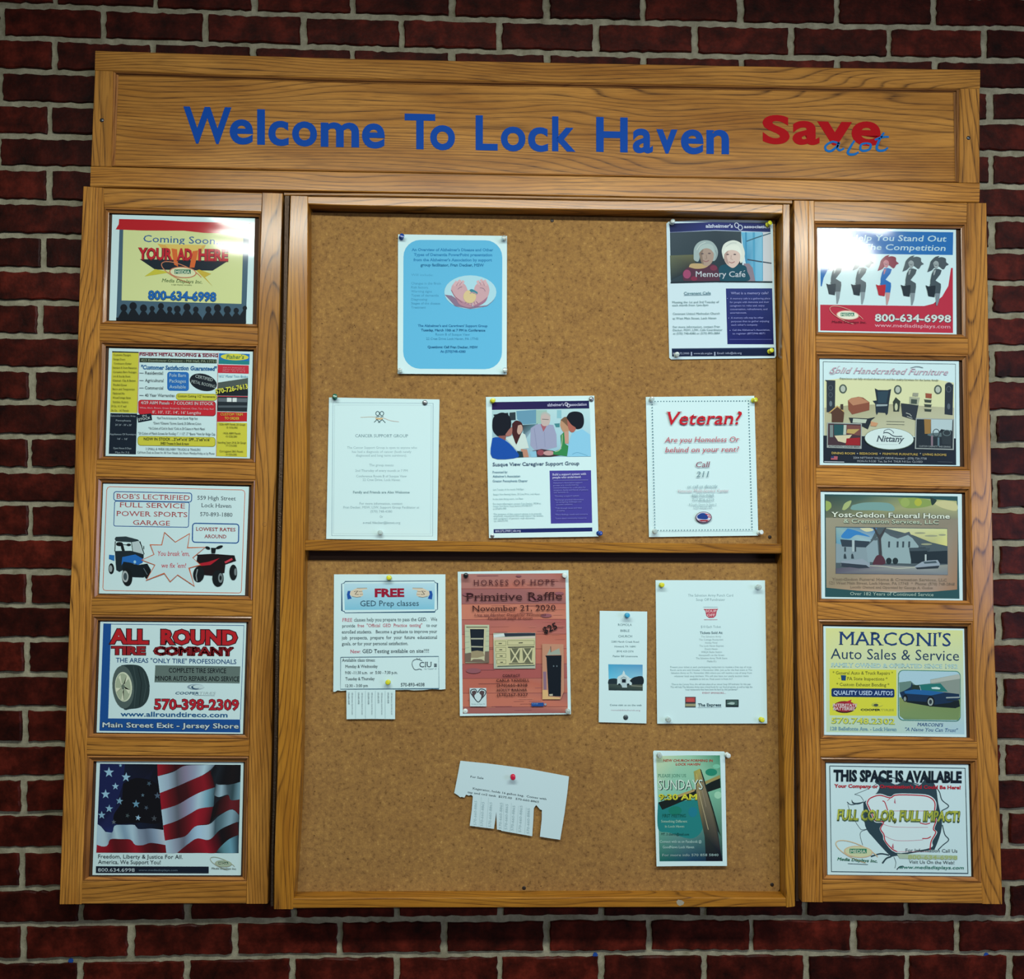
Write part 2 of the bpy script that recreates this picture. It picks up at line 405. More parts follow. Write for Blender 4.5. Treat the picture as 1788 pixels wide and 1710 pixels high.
# header sign ------------------------------------------------------
YH, YP = -0.042, -0.033
hs = empty('header_sign', at(900, 220, 0), 'long oak header sign with blue and red vinyl letters above the boards', 'sign')
top_o = [(166.5, 88), (380, 95), (600, 102), (900, 108), (1200, 113.4), (1450, 118), (1711.5, 121.5)]
top_i = [(165.5, 123), (380, 130), (600, 136.5), (900, 142.5), (1200, 147.6), (1450, 152), (1711, 155)]
bot_o = [(158.5, 290), (380, 296), (600, 299.8), (900, 305.5), (1200, 310.4), (1450, 315), (1711, 319.5)]
bot_i = [(157.5, 325.5), (380, 330), (600, 334), (900, 340), (1200, 345.6), (1450, 350), (1710, 353)]
beam('top_rail', hs, top_o, top_i, YH, 0.0, n=24, tone=0.92)
beam('bottom_rail', hs, bot_o, bot_i, YH, 0.0, n=24, tone=1.12)
beam('side_stile', hs, [(165.5, 123.3), (162, 200), (158.5, 289.7)], [(197, 124.3), (196, 205), (194.6, 290.6)], YH, 0.0, vertical=True, grooves=((0.42, 0.002, 0.001),))
beam('side_stile', hs, [(1676, 155), (1676, 236), (1675, 318.7)], [(1711, 155.3), (1711, 237), (1711, 319.2)], YH, 0.0, vertical=True)
prof = [(0.0, YH + 0.004), (0.15, YH + 0.001), (0.5, YH + 0.003), (0.6, YH + 0.006), (1.0, YP - 0.001), (1.0, YP + 0.002)]
def poly_strip(name, root, outer, inner, prof, mat, vertical, tone=1.0, n=20):
    O, I = lerp_line(outer, n), lerp_line(inner, n)
    vs, fs = [], []; m = len(prof)
    for po, pi in zip(O, I):
        for f, y in prof: vs.append(at(po[0] * (1 - f) + pi[0] * f, po[1] * (1 - f) + pi[1] * f, y))
    for i in range(n):
        for j in range(m - 1): fs.append((i * m + j, i * m + j + 1, (i + 1) * m + j + 1, (i + 1) * m + j))
    o = mesh_obj(name, vs, fs, mat); child(o, root); grain(o, vertical, tone); return o
poly_strip('moulding', hs, [(197, 124.3), (600, 136.5), (1200, 147.6), (1676, 155)], [(207, 131.5), (600, 144.5), (1200, 156), (1664.5, 162)], prof, OAK_RED, False, 0.8)
poly_strip('moulding', hs, [(194.6, 290.6), (600, 299.8), (1200, 310.4), (1675, 318.7)], [(201, 287.5), (600, 297), (1200, 307.8), (1668, 316)], prof, OAK_RED, False, 1.0)
poly_strip('moulding', hs, [(197, 124.3), (194.6, 290.6)], [(207, 131.5), (201, 287.5)], prof, OAK_RED, True, 1.0, 6)
poly_strip('moulding', hs, [(1676, 155), (1675, 318.7)], [(1664.5, 162), (1668, 316)], prof, OAK_RED, True, 0.7, 6)
o = beam('sign_panel', hs, [(190, 118), (600, 134), (1200, 146), (1690, 152)], [(186, 296), (600, 304), (1200, 314), (1688, 322)], YP, 0.0, n=24, tone=0.97)
for p in ((178, 210), (1691, 241)): lathe('screw', hs, p, YH, SCREW, STEEL)

# side ad panels ---------------------------------------------------
YS, YI = -0.040, -0.031
def ad_panel(label, L, R, seam_l, seam_r, rails, outs, inns, plug, tone):
    root = empty('display_board', at((L[0][0] + R[0][0]) / 2, 950, 0), label, 'display board')
    beam('stile', root, L, seam_l, YS, 0.0, vertical=True, n=14, tone=tone * 1.05, grooves=((0.70, 0.0022, 0.0012),))
    beam('stile', root, seam_r, R, YS, 0.0, vertical=True, n=14, tone=tone)
    for a, b in rails: beam('rail', root, a, b, YS, 0.0, n=6, tone=tone)
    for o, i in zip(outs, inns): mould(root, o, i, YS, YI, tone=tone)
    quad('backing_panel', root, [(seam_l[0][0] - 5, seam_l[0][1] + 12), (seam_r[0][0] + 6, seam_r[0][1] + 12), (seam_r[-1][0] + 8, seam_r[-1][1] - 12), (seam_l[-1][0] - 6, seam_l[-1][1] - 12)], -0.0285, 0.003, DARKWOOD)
    lathe('screw_plug', root, plug, YS, [(-0.002, 0.0042), (0.0003, 0.004), (-0.0004, 0.0032)], PLUG)
    return root
# left
Lout = [[(182, 362), (456, 370), (450, 571.5), (174.6, 565.5)], [(174.3, 595.8), (450, 602), (445.7, 808.5), (168.7, 803)],
        [(168, 833), (445.5, 838), (440.3, 1048.9), (160.3, 1045.6)], [(160, 1074), (440, 1077), (435, 1291.3), (151.7, 1288.6)],
        [(151.7, 1319.5), (434.3, 1321.3), (430.4, 1539.6), (143.7, 1538.8)]]
Linn = [[(191, 372.6), (452, 379.5), (447.5, 566.5), (187, 560.5)], [(185.3, 605), (443, 611), (438.5, 801.5), (181, 797.5)],
        [(179, 843.2), (438.5, 847.4), (433.2, 1041.5), (172.4, 1038)], [(171.9, 1084), (433.6, 1086.8), (427, 1283.5), (163.8, 1281)],
        [(163.8, 1330.2), (427.3, 1331.3), (422.9, 1531.4), (155.8, 1530.9)]]
Lrails = [([(181, 328), (457.6, 336.8)], [(182, 362), (456, 370)])]
for a in range(4):
    Lrails.append(([Lout[a][3], Lout[a][2]], [Lout[a + 1][0], Lout[a + 1][1]]))
Lrails.append(([Lout[4][3], Lout[4][2]], [(142.3, 1579.2), (429.5, 1578.7)]))
ad_panel('left oak panel holding a column of five laminated advertisements', [(145, 325.5), (137, 540), (128, 900), (123.6, 1000), (111, 1360), (103.3, 1579.3)],
         [(494, 338), (487.5, 580), (481, 880), (478.7, 1000), (474, 1320), (467, 1578.5)],
         [(181, 328), (182, 362), (174.5, 580), (168, 818), (160.2, 1060), (151.7, 1304), (143.7, 1538.8), (142.3, 1579.3)],
         [(457.6, 336.8), (456, 370), (450, 586), (445.6, 822), (440.2, 1062), (434.6, 1306), (430.4, 1539.6), (429.5, 1578.6)],
         Lrails, Lout, Linn, (462, 916), 1.0)
# right
Rout = [[(1422.4, 386.6), (1687.3, 389.6), (1690, 591), (1424.6, 585.5)], [(1424.8, 615.6), (1690.3, 619), (1693.7, 821), (1425, 817)],
        [(1425, 847), (1694, 851), (1698.9, 1056), (1428, 1052)], [(1428, 1082.3), (1699.2, 1086), (1706, 1296), (1432.5, 1291)],
        [(1432.5, 1323), (1706.5, 1326.3), (1714.2, 1542), (1436.3, 1537)]]
Rinn = [[(1426.8, 397), (1677, 399.8), (1679, 584.2), (1428.6, 580.5)], [(1430.4, 626), (1679.6, 629.7), (1683, 815.4), (1431, 812)],
        [(1433, 857.6), (1684.8, 860.7), (1687.3, 1049), (1434.5, 1046)], [(1436.3, 1091.4), (1688.6, 1094.6), (1692.5, 1288.4), (1438.9, 1284.6)],
        [(1440.7, 1331.5), (1694, 1334.5), (1699, 1531.5), (1444, 1528.3)]]
Rrails = [([(1422, 351), (1688.4, 354)], [(1422.4, 386.6), (1687.3, 389.6)])]
for a in range(4):
    Rrails.append(([Rout[a][3], Rout[a][2]], [Rout[a + 1][0], Rout[a + 1][1]]))
Rrails.append(([Rout[4][3], Rout[4][2]], [(1437, 1576), (1715, 1578.6)]))
ad_panel('right oak panel holding a column of five laminated advertisements', [(1386, 350.5), (1387.6, 680), (1389, 780), (1392, 1130), (1395, 1250), (1400.4, 1575.3)],
         [(1723, 354.8), (1727.5, 680), (1730.4, 780), (1736.8, 1130), (1741, 1250), (1750.8, 1579.2)],
         [(1422, 351), (1422.4, 386.6), (1424.7, 600), (1425, 832), (1428, 1067), (1432.5, 1307), (1436.3, 1537), (1437, 1576)],
         [(1688.6, 354.5), (1687.3, 389.6), (1690.2, 605), (1694, 836), (1699, 1071), (1706.2, 1311), (1714.2, 1542), (1715, 1578.8)],
         Rrails, Rout, Rinn, (1408, 922), 1.03)

# corkboard cabinet --------------------------------------------------
YC, YK = -0.076, -0.043
cb = empty('cork_notice_board', at(940, 960, 0), 'oak framed cork notice board with centre shelf bar between the two poster panels', 'notice board')
beam('door_stile', cb, [(507, 342), (500, 560), (494, 880), (489.5, 1000), (484.6, 1340), (479, 1480), (478, 1588)],
     [(538, 343), (537.5, 580), (534, 880), (530.5, 1000), (525.5, 1340), (519, 1480), (511.5, 1588)], YC, -0.012, mat=OAK_GOLD, vertical=True, n=16)
beam('door_stile', cb, [(1366.5, 357.5), (1366, 680), (1366.5, 1000), (1368, 1250), (1373, 1585)], [(1379.5, 357), (1380.5, 680), (1384, 1000), (1386.5, 1250), (1388.5, 1583)], YC, -0.012, mat=OAK_GOLD, vertical=True, n=16, tone=0.95)
beam('door_rail', cb, [(538, 343), (600, 343.6), (900, 348), (1200, 352.5), (1366, 357)], [(538, 356), (600, 358.8), (900, 364), (1200, 369), (1366, 373)], YC + 0.0006, -0.012, mat=OAK, n=16, tone=1.1)
beam('door_rail', cb, [(512, 1569.5), (620, 1568.5), (900, 1568), (1200, 1567.6), (1372, 1569)], [(511.5, 1587), (620, 1586), (900, 1585.5), (1200, 1585), (1372.5, 1584.4)], YC + 0.0006, -0.012, mat=OAK_GOLD, n=16, tone=0.92)
beam('shelf_bar', cb, [(530, 943), (950, 947.3), (1369, 950)], [(530, 962), (950, 964.6), (1369, 967)], YC + 0.006, YK + 0.004, mat=OAK_GOLD, n=12, tone=0.82)
quad('back_board', cb, [(505, 359), (1372, 372), (1376, 1570), (490, 1572)], YK + 0.012, 0.004, DARKWOOD)
quad('cork_sheet', cb, [(520, 371), (900, 376.5), (1353.5, 384), (1355.5, 700), (1357, 956), (900, 953), (515, 952)], YK, 0.009, CORK)
quad('cork_sheet', cb, [(510, 978), (900, 979.6), (1356.5, 983), (1359.5, 1250), (1361.5, 1553), (1357, 1558.8), (900, 1558), (505, 1562)], YK, 0.009, CORK)
beam('fixed_frame_strip', cb, [(496, 336), (700, 337.5), (950, 342), (1200, 346.5), (1383, 349.5)], [(496, 341), (700, 343), (950, 347.5), (1200, 351.5), (1383, 356)], -0.040, 0, n=10, tone=0.85)
quad('hinge', cb, [(497.5, 342), (505, 342), (500, 560), (492, 880), (489, 1000), (483, 1340), (477.5, 1480), (477, 1583), (473, 1583), (474, 1480), (478.5, 1340), (483.5, 1000), (485.5, 880), (495.5, 560)], -0.056, 0.016, HINGE)
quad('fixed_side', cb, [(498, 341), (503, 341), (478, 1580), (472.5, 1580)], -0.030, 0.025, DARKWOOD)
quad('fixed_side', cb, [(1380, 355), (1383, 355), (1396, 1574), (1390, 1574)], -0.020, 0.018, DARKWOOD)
for p in ((964, 385.5), (915, 1551), (1348, 1545), (1344, 938)): lathe('dark_screw', cb, p, YK, [(-0.003, 0.0036), (0.0006, 0.0036), (0.0008, 0.0022)], BLACKHOLE, n=9)
SMUDGE = simple('pale_smudge', '#8d8878', 0.7)
quad('pale_spot', cb, [(1181, 1575), (1184, 1571.5), (1190, 1572.5), (1195, 1576), (1193, 1580), (1187, 1582.5), (1183, 1580)], YC + 0.0003, 0.0004, SMUDGE)

# ------------------------------------------------------------------ lettering engine
_fonts = {}
_glyph = {}
def get_font(key):
    if key in _fonts: return _fonts[key]
    f = None
    _fonts[key] = f
    return f
def text_mesh(s, off=0.0, serif=False, res=2, space=1.0):
    key = (s, off, serif, res, space)
    if key in _glyph: return _glyph[key]
    # the built-in face's capital M breaks when thickened, so strings with M are thickened by hand below
    hand = 'M' in s and off != 0
    goff, off = (0.0, max(off, 0.0)) if hand else (off, off)
    cu = bpy.data.curves.new('t', 'FONT'); cu.body = s; cu.size = 1.0; cu.offset = goff; cu.resolution_u = res; cu.space_character = space
    ob = bpy.data.objects.new('t', cu); COL.objects.link(ob)
    dg = bpy.context.evaluated_depsgraph_get(); dg.update()
    me = bpy.data.meshes.new_from_object(ob.evaluated_get(dg))
    V = [(v.co.x, v.co.y) for v in me.vertices]; Fc = [tuple(p.vertices) for p in me.polygons]
    if serif:
        cnt = {}
        for f in Fc:
            for a, b in zip(f, f[1:] + f[:1]):
                k = (min(a, b), max(a, b)); cnt[k] = cnt.get(k, 0) + 1
        th = 0.034; wx = 0.05
        for (a, b), c in list(cnt.items()):
            if c != 1: continue
            (xa, ya), (xb, yb) = V[a], V[b]
            if abs(ya - yb) > 2e-3: continue
            l = abs(xa - xb)
            if not 0.05 < l < 0.24: continue
            y = ya; x0, x1 = min(xa, xb), max(xa, xb)
            if abs(y + goff) < 0.03: d = 1
            elif y > 0.42 * 1.0 or y > 0.4: d = -1
            else: continue
            n0 = len(V)
            V += [(x0 - wx, y), (x1 + wx, y), (x1 + wx, y + d * th), (x0 - wx, y + d * th)]
            Fc.append((n0, n0 + 1, n0 + 2, n0 + 3))
    if hand and off > 0:
        cnt = {}
        for f in Fc:
            for a, b in zip(f, f[1:] + f[:1]):
                k = (min(a, b), max(a, b)); cnt[k] = cnt.get(k, 0) + 1
        for (a, b), c in list(cnt.items()):
            if c != 1: continue
            (xa, ya), (xb, yb) = V[a], V[b]
            dx, dy = xb - xa, yb - ya; l = math.hypot(dx, dy)
            if l < 1e-5: continue
            dx *= off / l; dy *= off / l; e = 0.7
            n0 = len(V)
            V += [(xa - dx * e - dy, ya - dy * e + dx), (xb + dx * e - dy, yb + dy * e + dx), (xb + dx * e + dy, yb + dy * e - dx), (xa - dx * e + dy, ya - dy * e - dx)]
            Fc.append((n0, n0 + 1, n0 + 2, n0 + 3))
    bpy.data.objects.remove(ob); bpy.data.curves.remove(cu); bpy.data.meshes.remove(me)
    if V:
        x0 = min(v[0] for v in V); x1 = max(v[0] for v in V)
    else: x0, x1 = 0, 1
    _glyph[key] = (V, Fc, x0, x1)
    return _glyph[key]
_capcache = {}
def cap(off):
    if off not in _capcache:
        V = text_mesh('H', off)[0]; _capcache[off] = (min(v[1] for v in V), max(v[1] for v in V))
    return _capcache[off]

def curve(cp, n=6):
    """Catmull-Rom through the given points"""
    out = []
    P = [cp[0]] + list(cp) + [cp[-1]]
    for i in range(1, len(P) - 2):
        for k in range(n):
            t = k / n; a, b, c, d = P[i - 1], P[i], P[i + 1], P[i + 2]
            out.append(tuple(0.5 * (2 * b[q] + (c[q] - a[q]) * t + (2 * a[q] - 5 * b[q] + 4 * c[q] - d[q]) * t * t + (3 * b[q] - a[q] - 3 * c[q] + d[q]) * t ** 3) for q in (0, 1)))
    out.append(cp[-1]); return out

class Sheet:
    """a flat printed sheet; all drawing is given in the coordinates of an enlarged view of it
    (origin ox, oy and factor f), carried onto the sheet's own plane"""
    def __init__(s, name, label, cat, group, view, corners, y, b=0.0, mat=None, paper='#bddadd', outline=None, thick=0.0004):
        s.ox, s.oy, s.f = view
        s.y = y; s.b = b
        c = [s.px(*p) for p in corners]
        zt = at(*c[0], y).z
        s.zr = zt
        s.mat = mat or INK_PAPER
        s.lay = 0; s.cur = None; s.parts = {}
        cen = s.P(sum(p[0] for p in corners) / len(corners), sum(p[1] for p in corners) / len(corners))
        s.root = empty(name, cen, label, cat, group)
        s.corners = corners
        ol = outline or corners
        f = [s.P(*p, 0) for p in ol]; n = len(f)
        vs = f + [v + Vector((0, thick, 0)) for v in f]
        fs = [tuple(range(n)), tuple(range(2 * n - 1, n - 1, -1))] + [((a + 1) % n, a, n + a, n + (a + 1) % n) for a in range(n)]
        o = mesh_obj('paper', vs, fs, s.mat); child(o, s.root); s.inked(o, [lin(paper)] * len(vs))
    def inked(s, o, cols):
        a = o.data.color_attributes.new('ink', 'FLOAT_COLOR', 'POINT')
        a.data.foreach_set('color', [x for c in cols for x in (*c[:3], 1.0)])
    def px(s, x, y): return s.ox + x / s.f, s.oy + y / s.f
    def P(s, x, y, lay=None):
        px, py = s.px(x, y)
        l = (s.lay if lay is None else lay)
        return at(px, py, s.y - l * 0.000025, s.b, s.zr)
    def part(s, name, new=False):
        k = name
        while new and k in s.parts: k += ' '
        s.cur = k; s.parts.setdefault(k, ([], [], [])); return s
    def add(s, pts, faces, cols):
        if s.cur is None: s.part('print')
        V, Fc, C = s.parts[s.cur]; n0 = len(V)
        V += [s.P(*p) for p in pts]; Fc += [tuple(i + n0 for i in f) for f in faces]; C += cols
    def poly(s, pts, col):
        """col: one colour, or one per corner"""
        s.lay += 1
        cols = [lin(c) for c in col] if isinstance(col, list) else [lin(col)] * len(pts)
        s.add(pts, [tuple(range(len(pts)))], cols)
    def rect(s, x0, y0, x1, y1, col, sk=0.0, sx=0.0):
        """sk: extra y at the right end; sx: extra x at the bottom"""
        s.poly([(x0, y0), (x1, y0 + sk), (x1 + sx, y1 + sk), (x0 + sx, y1)], col)
    def grad(s, q, ct, cb, n=1):
        s.poly(q, [ct, ct, cb, cb])
    def band(s, top, bot, cols, n=30):
        """printed stripe between two smooth curves, tinted along its length"""
        s.lay += 1
        T, B = lerp_line(curve(top), n), lerp_line(curve(bot), n)
        cc = [lin(c) for c in cols]; C = []
        for i in range(n + 1):
            t = i / n * (len(cc) - 1); k = min(int(t), len(cc) - 2); f = t - k
            C.append(tuple(cc[k][q] * (1 - f) + cc[k + 1][q] * f for q in range(3)))
        s.add(T + B, [(i, i + 1, n + i + 2, n + i + 1) for i in range(n)], C + C)
    def ell(s, cx, cy, rx, ry, col, ang=0, n=28, a0=0, a1=360):
        ca, sa = math.cos(math.radians(ang)), math.sin(math.radians(ang)); pts = []
        full = a1 - a0 >= 360
        for i in range(n if full else n + 1):
            t = math.radians(a0 + (a1 - a0) * i / n)
            x, y = rx * math.cos(t), ry * math.sin(t); pts.append((cx + x * ca - y * sa, cy + x * sa + y * ca))
        s.poly(pts, col)
    def ring(s, cx, cy, rx, ry, w, col, ang=0, n=36, a0=0, a1=360):
        ca, sa = math.cos(math.radians(ang)), math.sin(math.radians(ang)); pts = []
        for i in range(n + 1):
            t = math.radians(a0 + (a1 - a0) * i / n)
            x, y = rx * math.cos(t), ry * math.sin(t); pts.append((cx + x * ca - y * sa, cy + x * sa + y * ca))
        s.line(pts, w, col)
    def rr(s, x0, y0, x1, y1, r, col, sk=0.0, sx=0.0):
        s.poly(s._rr(x0, y0, x1, y1, r, sk, sx), col)
    def _rr(s, x0, y0, x1, y1, r, sk=0, sx=0):
        pts = []
        for cx, cy, a in ((x0 + r, y0 + r, 180), (x1 - r, y0 + r, 270), (x1 - r, y1 - r, 0), (x0 + r, y1 - r, 90)):
            for k in range(7):
                t = math.radians(a + k * 15); pts.append((cx + r * math.cos(t), cy + r * math.sin(t)))
        return [(x + sx * (y - y0) / (y1 - y0), y + sk * (x - x0) / (x1 - x0)) for x, y in pts]
    def rro(s, x0, y0, x1, y1, r, w, col, sk=0.0, sx=0.0):
        p = s._rr(x0, y0, x1, y1, r, sk, sx); s.line(p + [p[0], p[1]], w, col)
    def line(s, pts, w, col):
        s.lay += 1
        n = len(pts); L_, R_ = [], []
        for i in range(n):
            a = pts[max(i - 1, 0)]; b = pts[min(i + 1, n - 1)]
            dx, dy = b[0] - a[0], b[1] - a[1]; l = math.hypot(dx, dy) or 1
            nx, ny = -dy / l * w / 2, dx / l * w / 2
            if 0 < i < n - 1:
                e = pts[i]; d1 = (e[0] - a[0], e[1] - a[1]); l1 = math.hypot(*d1) or 1
                cs = abs((d1[0] * dx + d1[1] * dy) / (l1 * l)); k = 1 / max(cs, 0.5); nx *= k; ny *= k
            L_.append((pts[i][0] + nx, pts[i][1] + ny)); R_.append((pts[i][0] - nx, pts[i][1] - ny))
        s.add(L_ + R_, [(i, i + 1, n + i + 1, n + i) for i in range(n - 1)], [lin(col)] * (2 * n))
    def text(s, t, x0, y0, x1, y1, h, col, off=0.0, serif=False, it=0.0, res=2, space=1.0, grow=0.0, dy=0):
        """t set from baseline start (x0, y0) to baseline end (x1, y1); h = capital height; it = slant"""
        s.lay += 1
        V, Fc, a, b = text_mesh(t, off + grow, serif, res, space)
        if not V: return
        c0, c1 = cap(off + grow)
        base0, base1 = cap(off)
        hh = h / (base1 - base0)
        _, _, a2, b2 = text_mesh(t, off, serif, res, space) if grow else (0, 0, a, b)
        kx = 1.0 / (b2 - a2)
        dx, dyy = x1 - x0, y1 - y0; L_ = math.hypot(dx, dyy); ux, uy = dx / L_, dyy / L_
        pts = []
        for vx, vy in V:
            u = (vx - a2) * kx * L_ ; v = vy * hh
            u += it * v
            pts.append((x0 + ux * u + uy * v, y0 + dy + uy * u - ux * v))
        s.add(pts, Fc, [lin(col)] * len(pts))
    def lines(s, items, h, col, **kw):
        for t, x0, y0, x1, y1 in items: s.text(t, x0, y0, x1, y1, h, col, **kw)
    def done(s):
        for name, (V, Fc, C) in s.parts.items():
            if not V: continue
            o = mesh_obj(name.strip(), V, Fc, s.mat); child(o, s.root); s.inked(o, C)
        return s.root

# header lettering: each vinyl letter is its own piece ---------------------
def vinyl(txt, marks, mat, yb, h, off, serif=False, it=0.0, name='letter', thick=0.0005, yl=YP):
    """marks: list of (char, x0, x1, baseline y, height) in photo pixels"""
    c0, c1 = cap(off)
    for ch, x0, x1, yy, hh in marks:
        V, Fc, a, b = text_mesh(ch, off, serif, 6)
        k = hh / (c1 - c0); kx = (x1 - x0) / (b - a); sl = 0.021
        pts = []
        for vx, vy in V:
            X = x0 + (vx - a) * kx + it * vy * k; Y = yy + sl * (X - x0) - (vy - 0) * k
            pts.append(at(X, Y, yl - thick))
        n = len(pts)
        back = [Vector((p.x, yl + 0.0002, p.z)) for p in pts]
        cnt = {}
        for f in Fc:
            for p, q in zip(f, f[1:] + f[:1]):
                kk = (min(p, q), max(p, q)); cnt[kk] = cnt.get(kk, 0) + 1
        fs = list(Fc) + [(p, q, n + q, n + p) for (p, q), c in cnt.items() if c == 1]
        child(mesh_obj(name, pts + back, fs, mat), hs)
# ------------------------------------------------------------------ header lettering
vinyl('', [('W', 320, 404, 247.5, 64), ('e', 401, 442, 249, 62), ('l', 449, 462.5, 250.5, 62), ('c', 468.5, 504, 251.5, 62), ('o', 510, 553.5, 252.5, 62),
           ('m', 560, 627, 254, 62), ('e', 632, 672, 256, 62)], VINYL_BLUE, 0, 0, 0.026)
vinyl('', [('T', 706.5, 760, 258, 62), ('o', 751, 794.5, 259, 62)], VINYL_BLUE, 0, 0, 0.026)
vinyl('', [('L', 830.5, 869, 260, 61), ('o', 874.5, 917.5, 261, 61), ('c', 922, 957, 262, 61), ('k', 964, 1005, 262, 61)], VINYL_BLUE, 0, 0, 0.026)
vinyl('', [('H', 1041, 1096, 263, 61), ('a', 1105, 1140, 264.5, 61), ('v', 1146, 1183, 265, 61), ('e', 1189, 1228.5, 266, 61), ('n', 1233.5, 1273, 266.5, 61)], VINYL_BLUE, 0, 0, 0.026)
vinyl('', [('S', 1331.5, 1379, 248.5, 50)], VINYL_RED, 0, 0, 0.036)
vinyl('', [('a', 1384, 1431, 249.5, 59), ('v', 1427, 1488, 250, 59), ('e', 1487, 1538, 251, 60)], VINYL_RED, 0, 0, 0.03)
# handwritten "a lot" strokes
def stroke(pts, w, mat, name='letter', y=YP - 0.0007):
    n = len(pts); A, B = [], []
    for i in range(n):
        a = pts[max(i - 1, 0)]; b = pts[min(i + 1, n - 1)]
        dx, dy = b[0] - a[0], b[1] - a[1]; l = math.hypot(dx, dy) or 1
        ww = w * (0.75 + 0.25 * math.sin(math.pi * i / (n - 1)))
        A.append((pts[i][0] - dy / l * ww / 2, pts[i][1] + dx / l * ww / 2)); B.append((pts[i][0] + dy / l * ww / 2, pts[i][1] - dx / l * ww / 2))
    vs = [at(*p, y) for p in A + B]; vs += [Vector((v.x, YP + 0.0002, v.z)) for v in vs]
    m = 2 * n
    fs = []
    for i in range(n - 1):
        fs += [(i, i + 1, n + i + 1, n + i), (i, m + i, m + i + 1, i + 1), (n + i, n + i + 1, m + n + i + 1, m + n + i)]
    child(mesh_obj(name, vs, fs, mat), hs)
def zz(l, X0=1188, Y0=0, f=2.98): return [(X0 + x / f, Y0 + y / f) for x, y in l]
stroke(curve(zz([(822, 745), (790, 738), (757, 758), (758, 780), (782, 786), (812, 765), (826, 742), (818, 770), (830, 782), (852, 772)])), 4.2, VINYL_SKY)
stroke(curve(zz([(906, 732), (888, 760), (872, 790), (880, 803), (905, 803), (928, 792)])), 4.4, VINYL_SKY)
stroke(curve(zz([(968, 745), (942, 752), (938, 778), (958, 785), (985, 775), (990, 752), (968, 745)])), 4.2, VINYL_SKY)
stroke(curve(zz([(1060, 690), (1040, 720), (1022, 765), (1032, 783), (1060, 782), (1080, 768)])), 4.4, VINYL_SKY)
stroke(curve(zz([(1012, 728), (1050, 714), (1085, 712)])), 4.0, VINYL_SKY)

K = '#16262f'
def wavy(s, pts, w, c): s.line(curve(pts), w, c)
YL = -0.0302
G_L = 'laminated advertisements in the left panel'; G_R = 'laminated advertisements in the right panel'
def media(s, cx, cy, k, col1='#a8906a', inner='#c4c9a0', txt='#2e6a50', word='MEDIA'):
    """the oval sign maker's mark with its orbit swash"""
    s.part('emblem')
    s.ring(cx - 8 * k, cy + 4 * k, 245 * k, 78 * k, 9 * k, col1, 24, n=44, a0=60, a1=330)
    s.ell(cx, cy, 150 * k, 62 * k, col1, 4); s.ell(cx, cy, 138 * k, 52 * k, inner, 4)
    s.rect(cx - 92 * k, cy - 32 * k, cx + 86 * k, cy + 16 * k, txt)
    s.text(word, cx - 84 * k, cy + 12 * k, cx + 78 * k, cy + 14 * k, 36 * k, '#c8d8c0', off=0.02)

# L1 coming soon ------------------------------------------------------
s = Sheet('advertisement', 'laminated yellow advertisement above a black crowd silhouette, topmost in the left panel', 'advertisement', G_L,
          (170, 360, 5.96), [(155, 88), (1640, 128), (1615, 1228), (122, 1190)], YL, mat=INK_FILM_WARPED)
s.part('picture')
s.poly([(232, 200), (1580, 240), (1545, 1226), (196, 1192)], '#3d5a6c')
s.poly([(270, 235), (1520, 270), (1500, 1018), (252, 982)], '#c3cf92')
s.poly([(226, 134), (680, 146), (900, 160), (1592, 178), (1575, 292), (1100, 278), (900, 256), (480, 255), (190, 243), (222, 190)], '#a8151f')
s.part('lettering')
s.text('Coming Soon...', 478, 372, 1315, 400, 72, '#2e5a8c', off=0.005)
s.part('picture')
s.poly([(625, 392), (740, 405), (830, 600), (810, 610)], '#c9a04e'); s.poly([(1130, 405), (1060, 410), (985, 640), (1010, 640)], '#c9a04e')
s.poly([(700, 395), (1100, 405), (1000, 560), (820, 560)], '#cdb45e')
s.poly([(440, 552), (1362, 570), (1200, 672), (600, 660)], '#101f2b')
s.poly([(770, 440), (830, 450), (840, 630), (800, 610)], '#c4602c'); s.poly([(1050, 460), (990, 470), (960, 640), (1010, 640)], '#c4602c')
s.poly([(490, 732), (600, 655), (760, 690)], '#b8b43a'); s.poly([(1030, 670), (1200, 835), (1120, 740), (1185, 705), (1060, 660)], '#b8a43a')
s.part('lettering')
for a, b, t in ((425, 780, 'YOUR'), (828, 985, 'AD'), (1052, 1360, 'HERE')):
    s.text(t, a, 552 + (a - 425) * 0.02, b, 552 + (b - 425) * 0.02, 126, '#5a1a22', off=0.05, grow=0.02)
    s.text(t, a, 548 + (a - 425) * 0.02, b, 548 + (b - 425) * 0.02, 122, '#b0202c', off=0.03)
media(s, 890, 690, 0.95, '#b87858', '#c8d0a8')
s.part('lettering')
s.text('Media Displays Inc.', 668, 788, 1090, 806, 34, '#4a6a3a', serif=True, it=0.25)
s.text('a sign display company', 770, 822, 985, 828, 14, '#6a7a50')
s.text('800-634-6998', 528, 970, 1235, 990, 96, '#12304e', off=0.035, grow=0.02)
s.text('800-634-6998', 528, 968, 1235, 988, 94, '#1660a8', off=0.03)
s.part('crowd_silhouette')
xs = [275, 372, 480, 570, 662, 752, 832, 932, 1025, 1155, 1250, 1352, 1445, 1535]
hd = [36, 38, 36, 26, 30, 26, 34, 36, 28, 30, 36, 36, 26, 22]; top = [1058, 1040, 1062, 1066, 1040, 1072, 1072, 1052, 1075, 1075, 1060, 1078, 1086, 1060]
for x, h, t in zip(xs, hd, top):
    s.ell(x, t, h, h * 1.05, '#06121c')
    bw = 62; s.poly([(x - h * .6, t + h), (x + h * .6, t + h), (min(x + bw, 1545), t + h + 58), (min(x + bw + 8, 1548), 1215 if x > 900 else 1195), (x - bw, 1195 if x < 900 else 1212), (x - bw * .9, t + h + 60)], '#06121c')
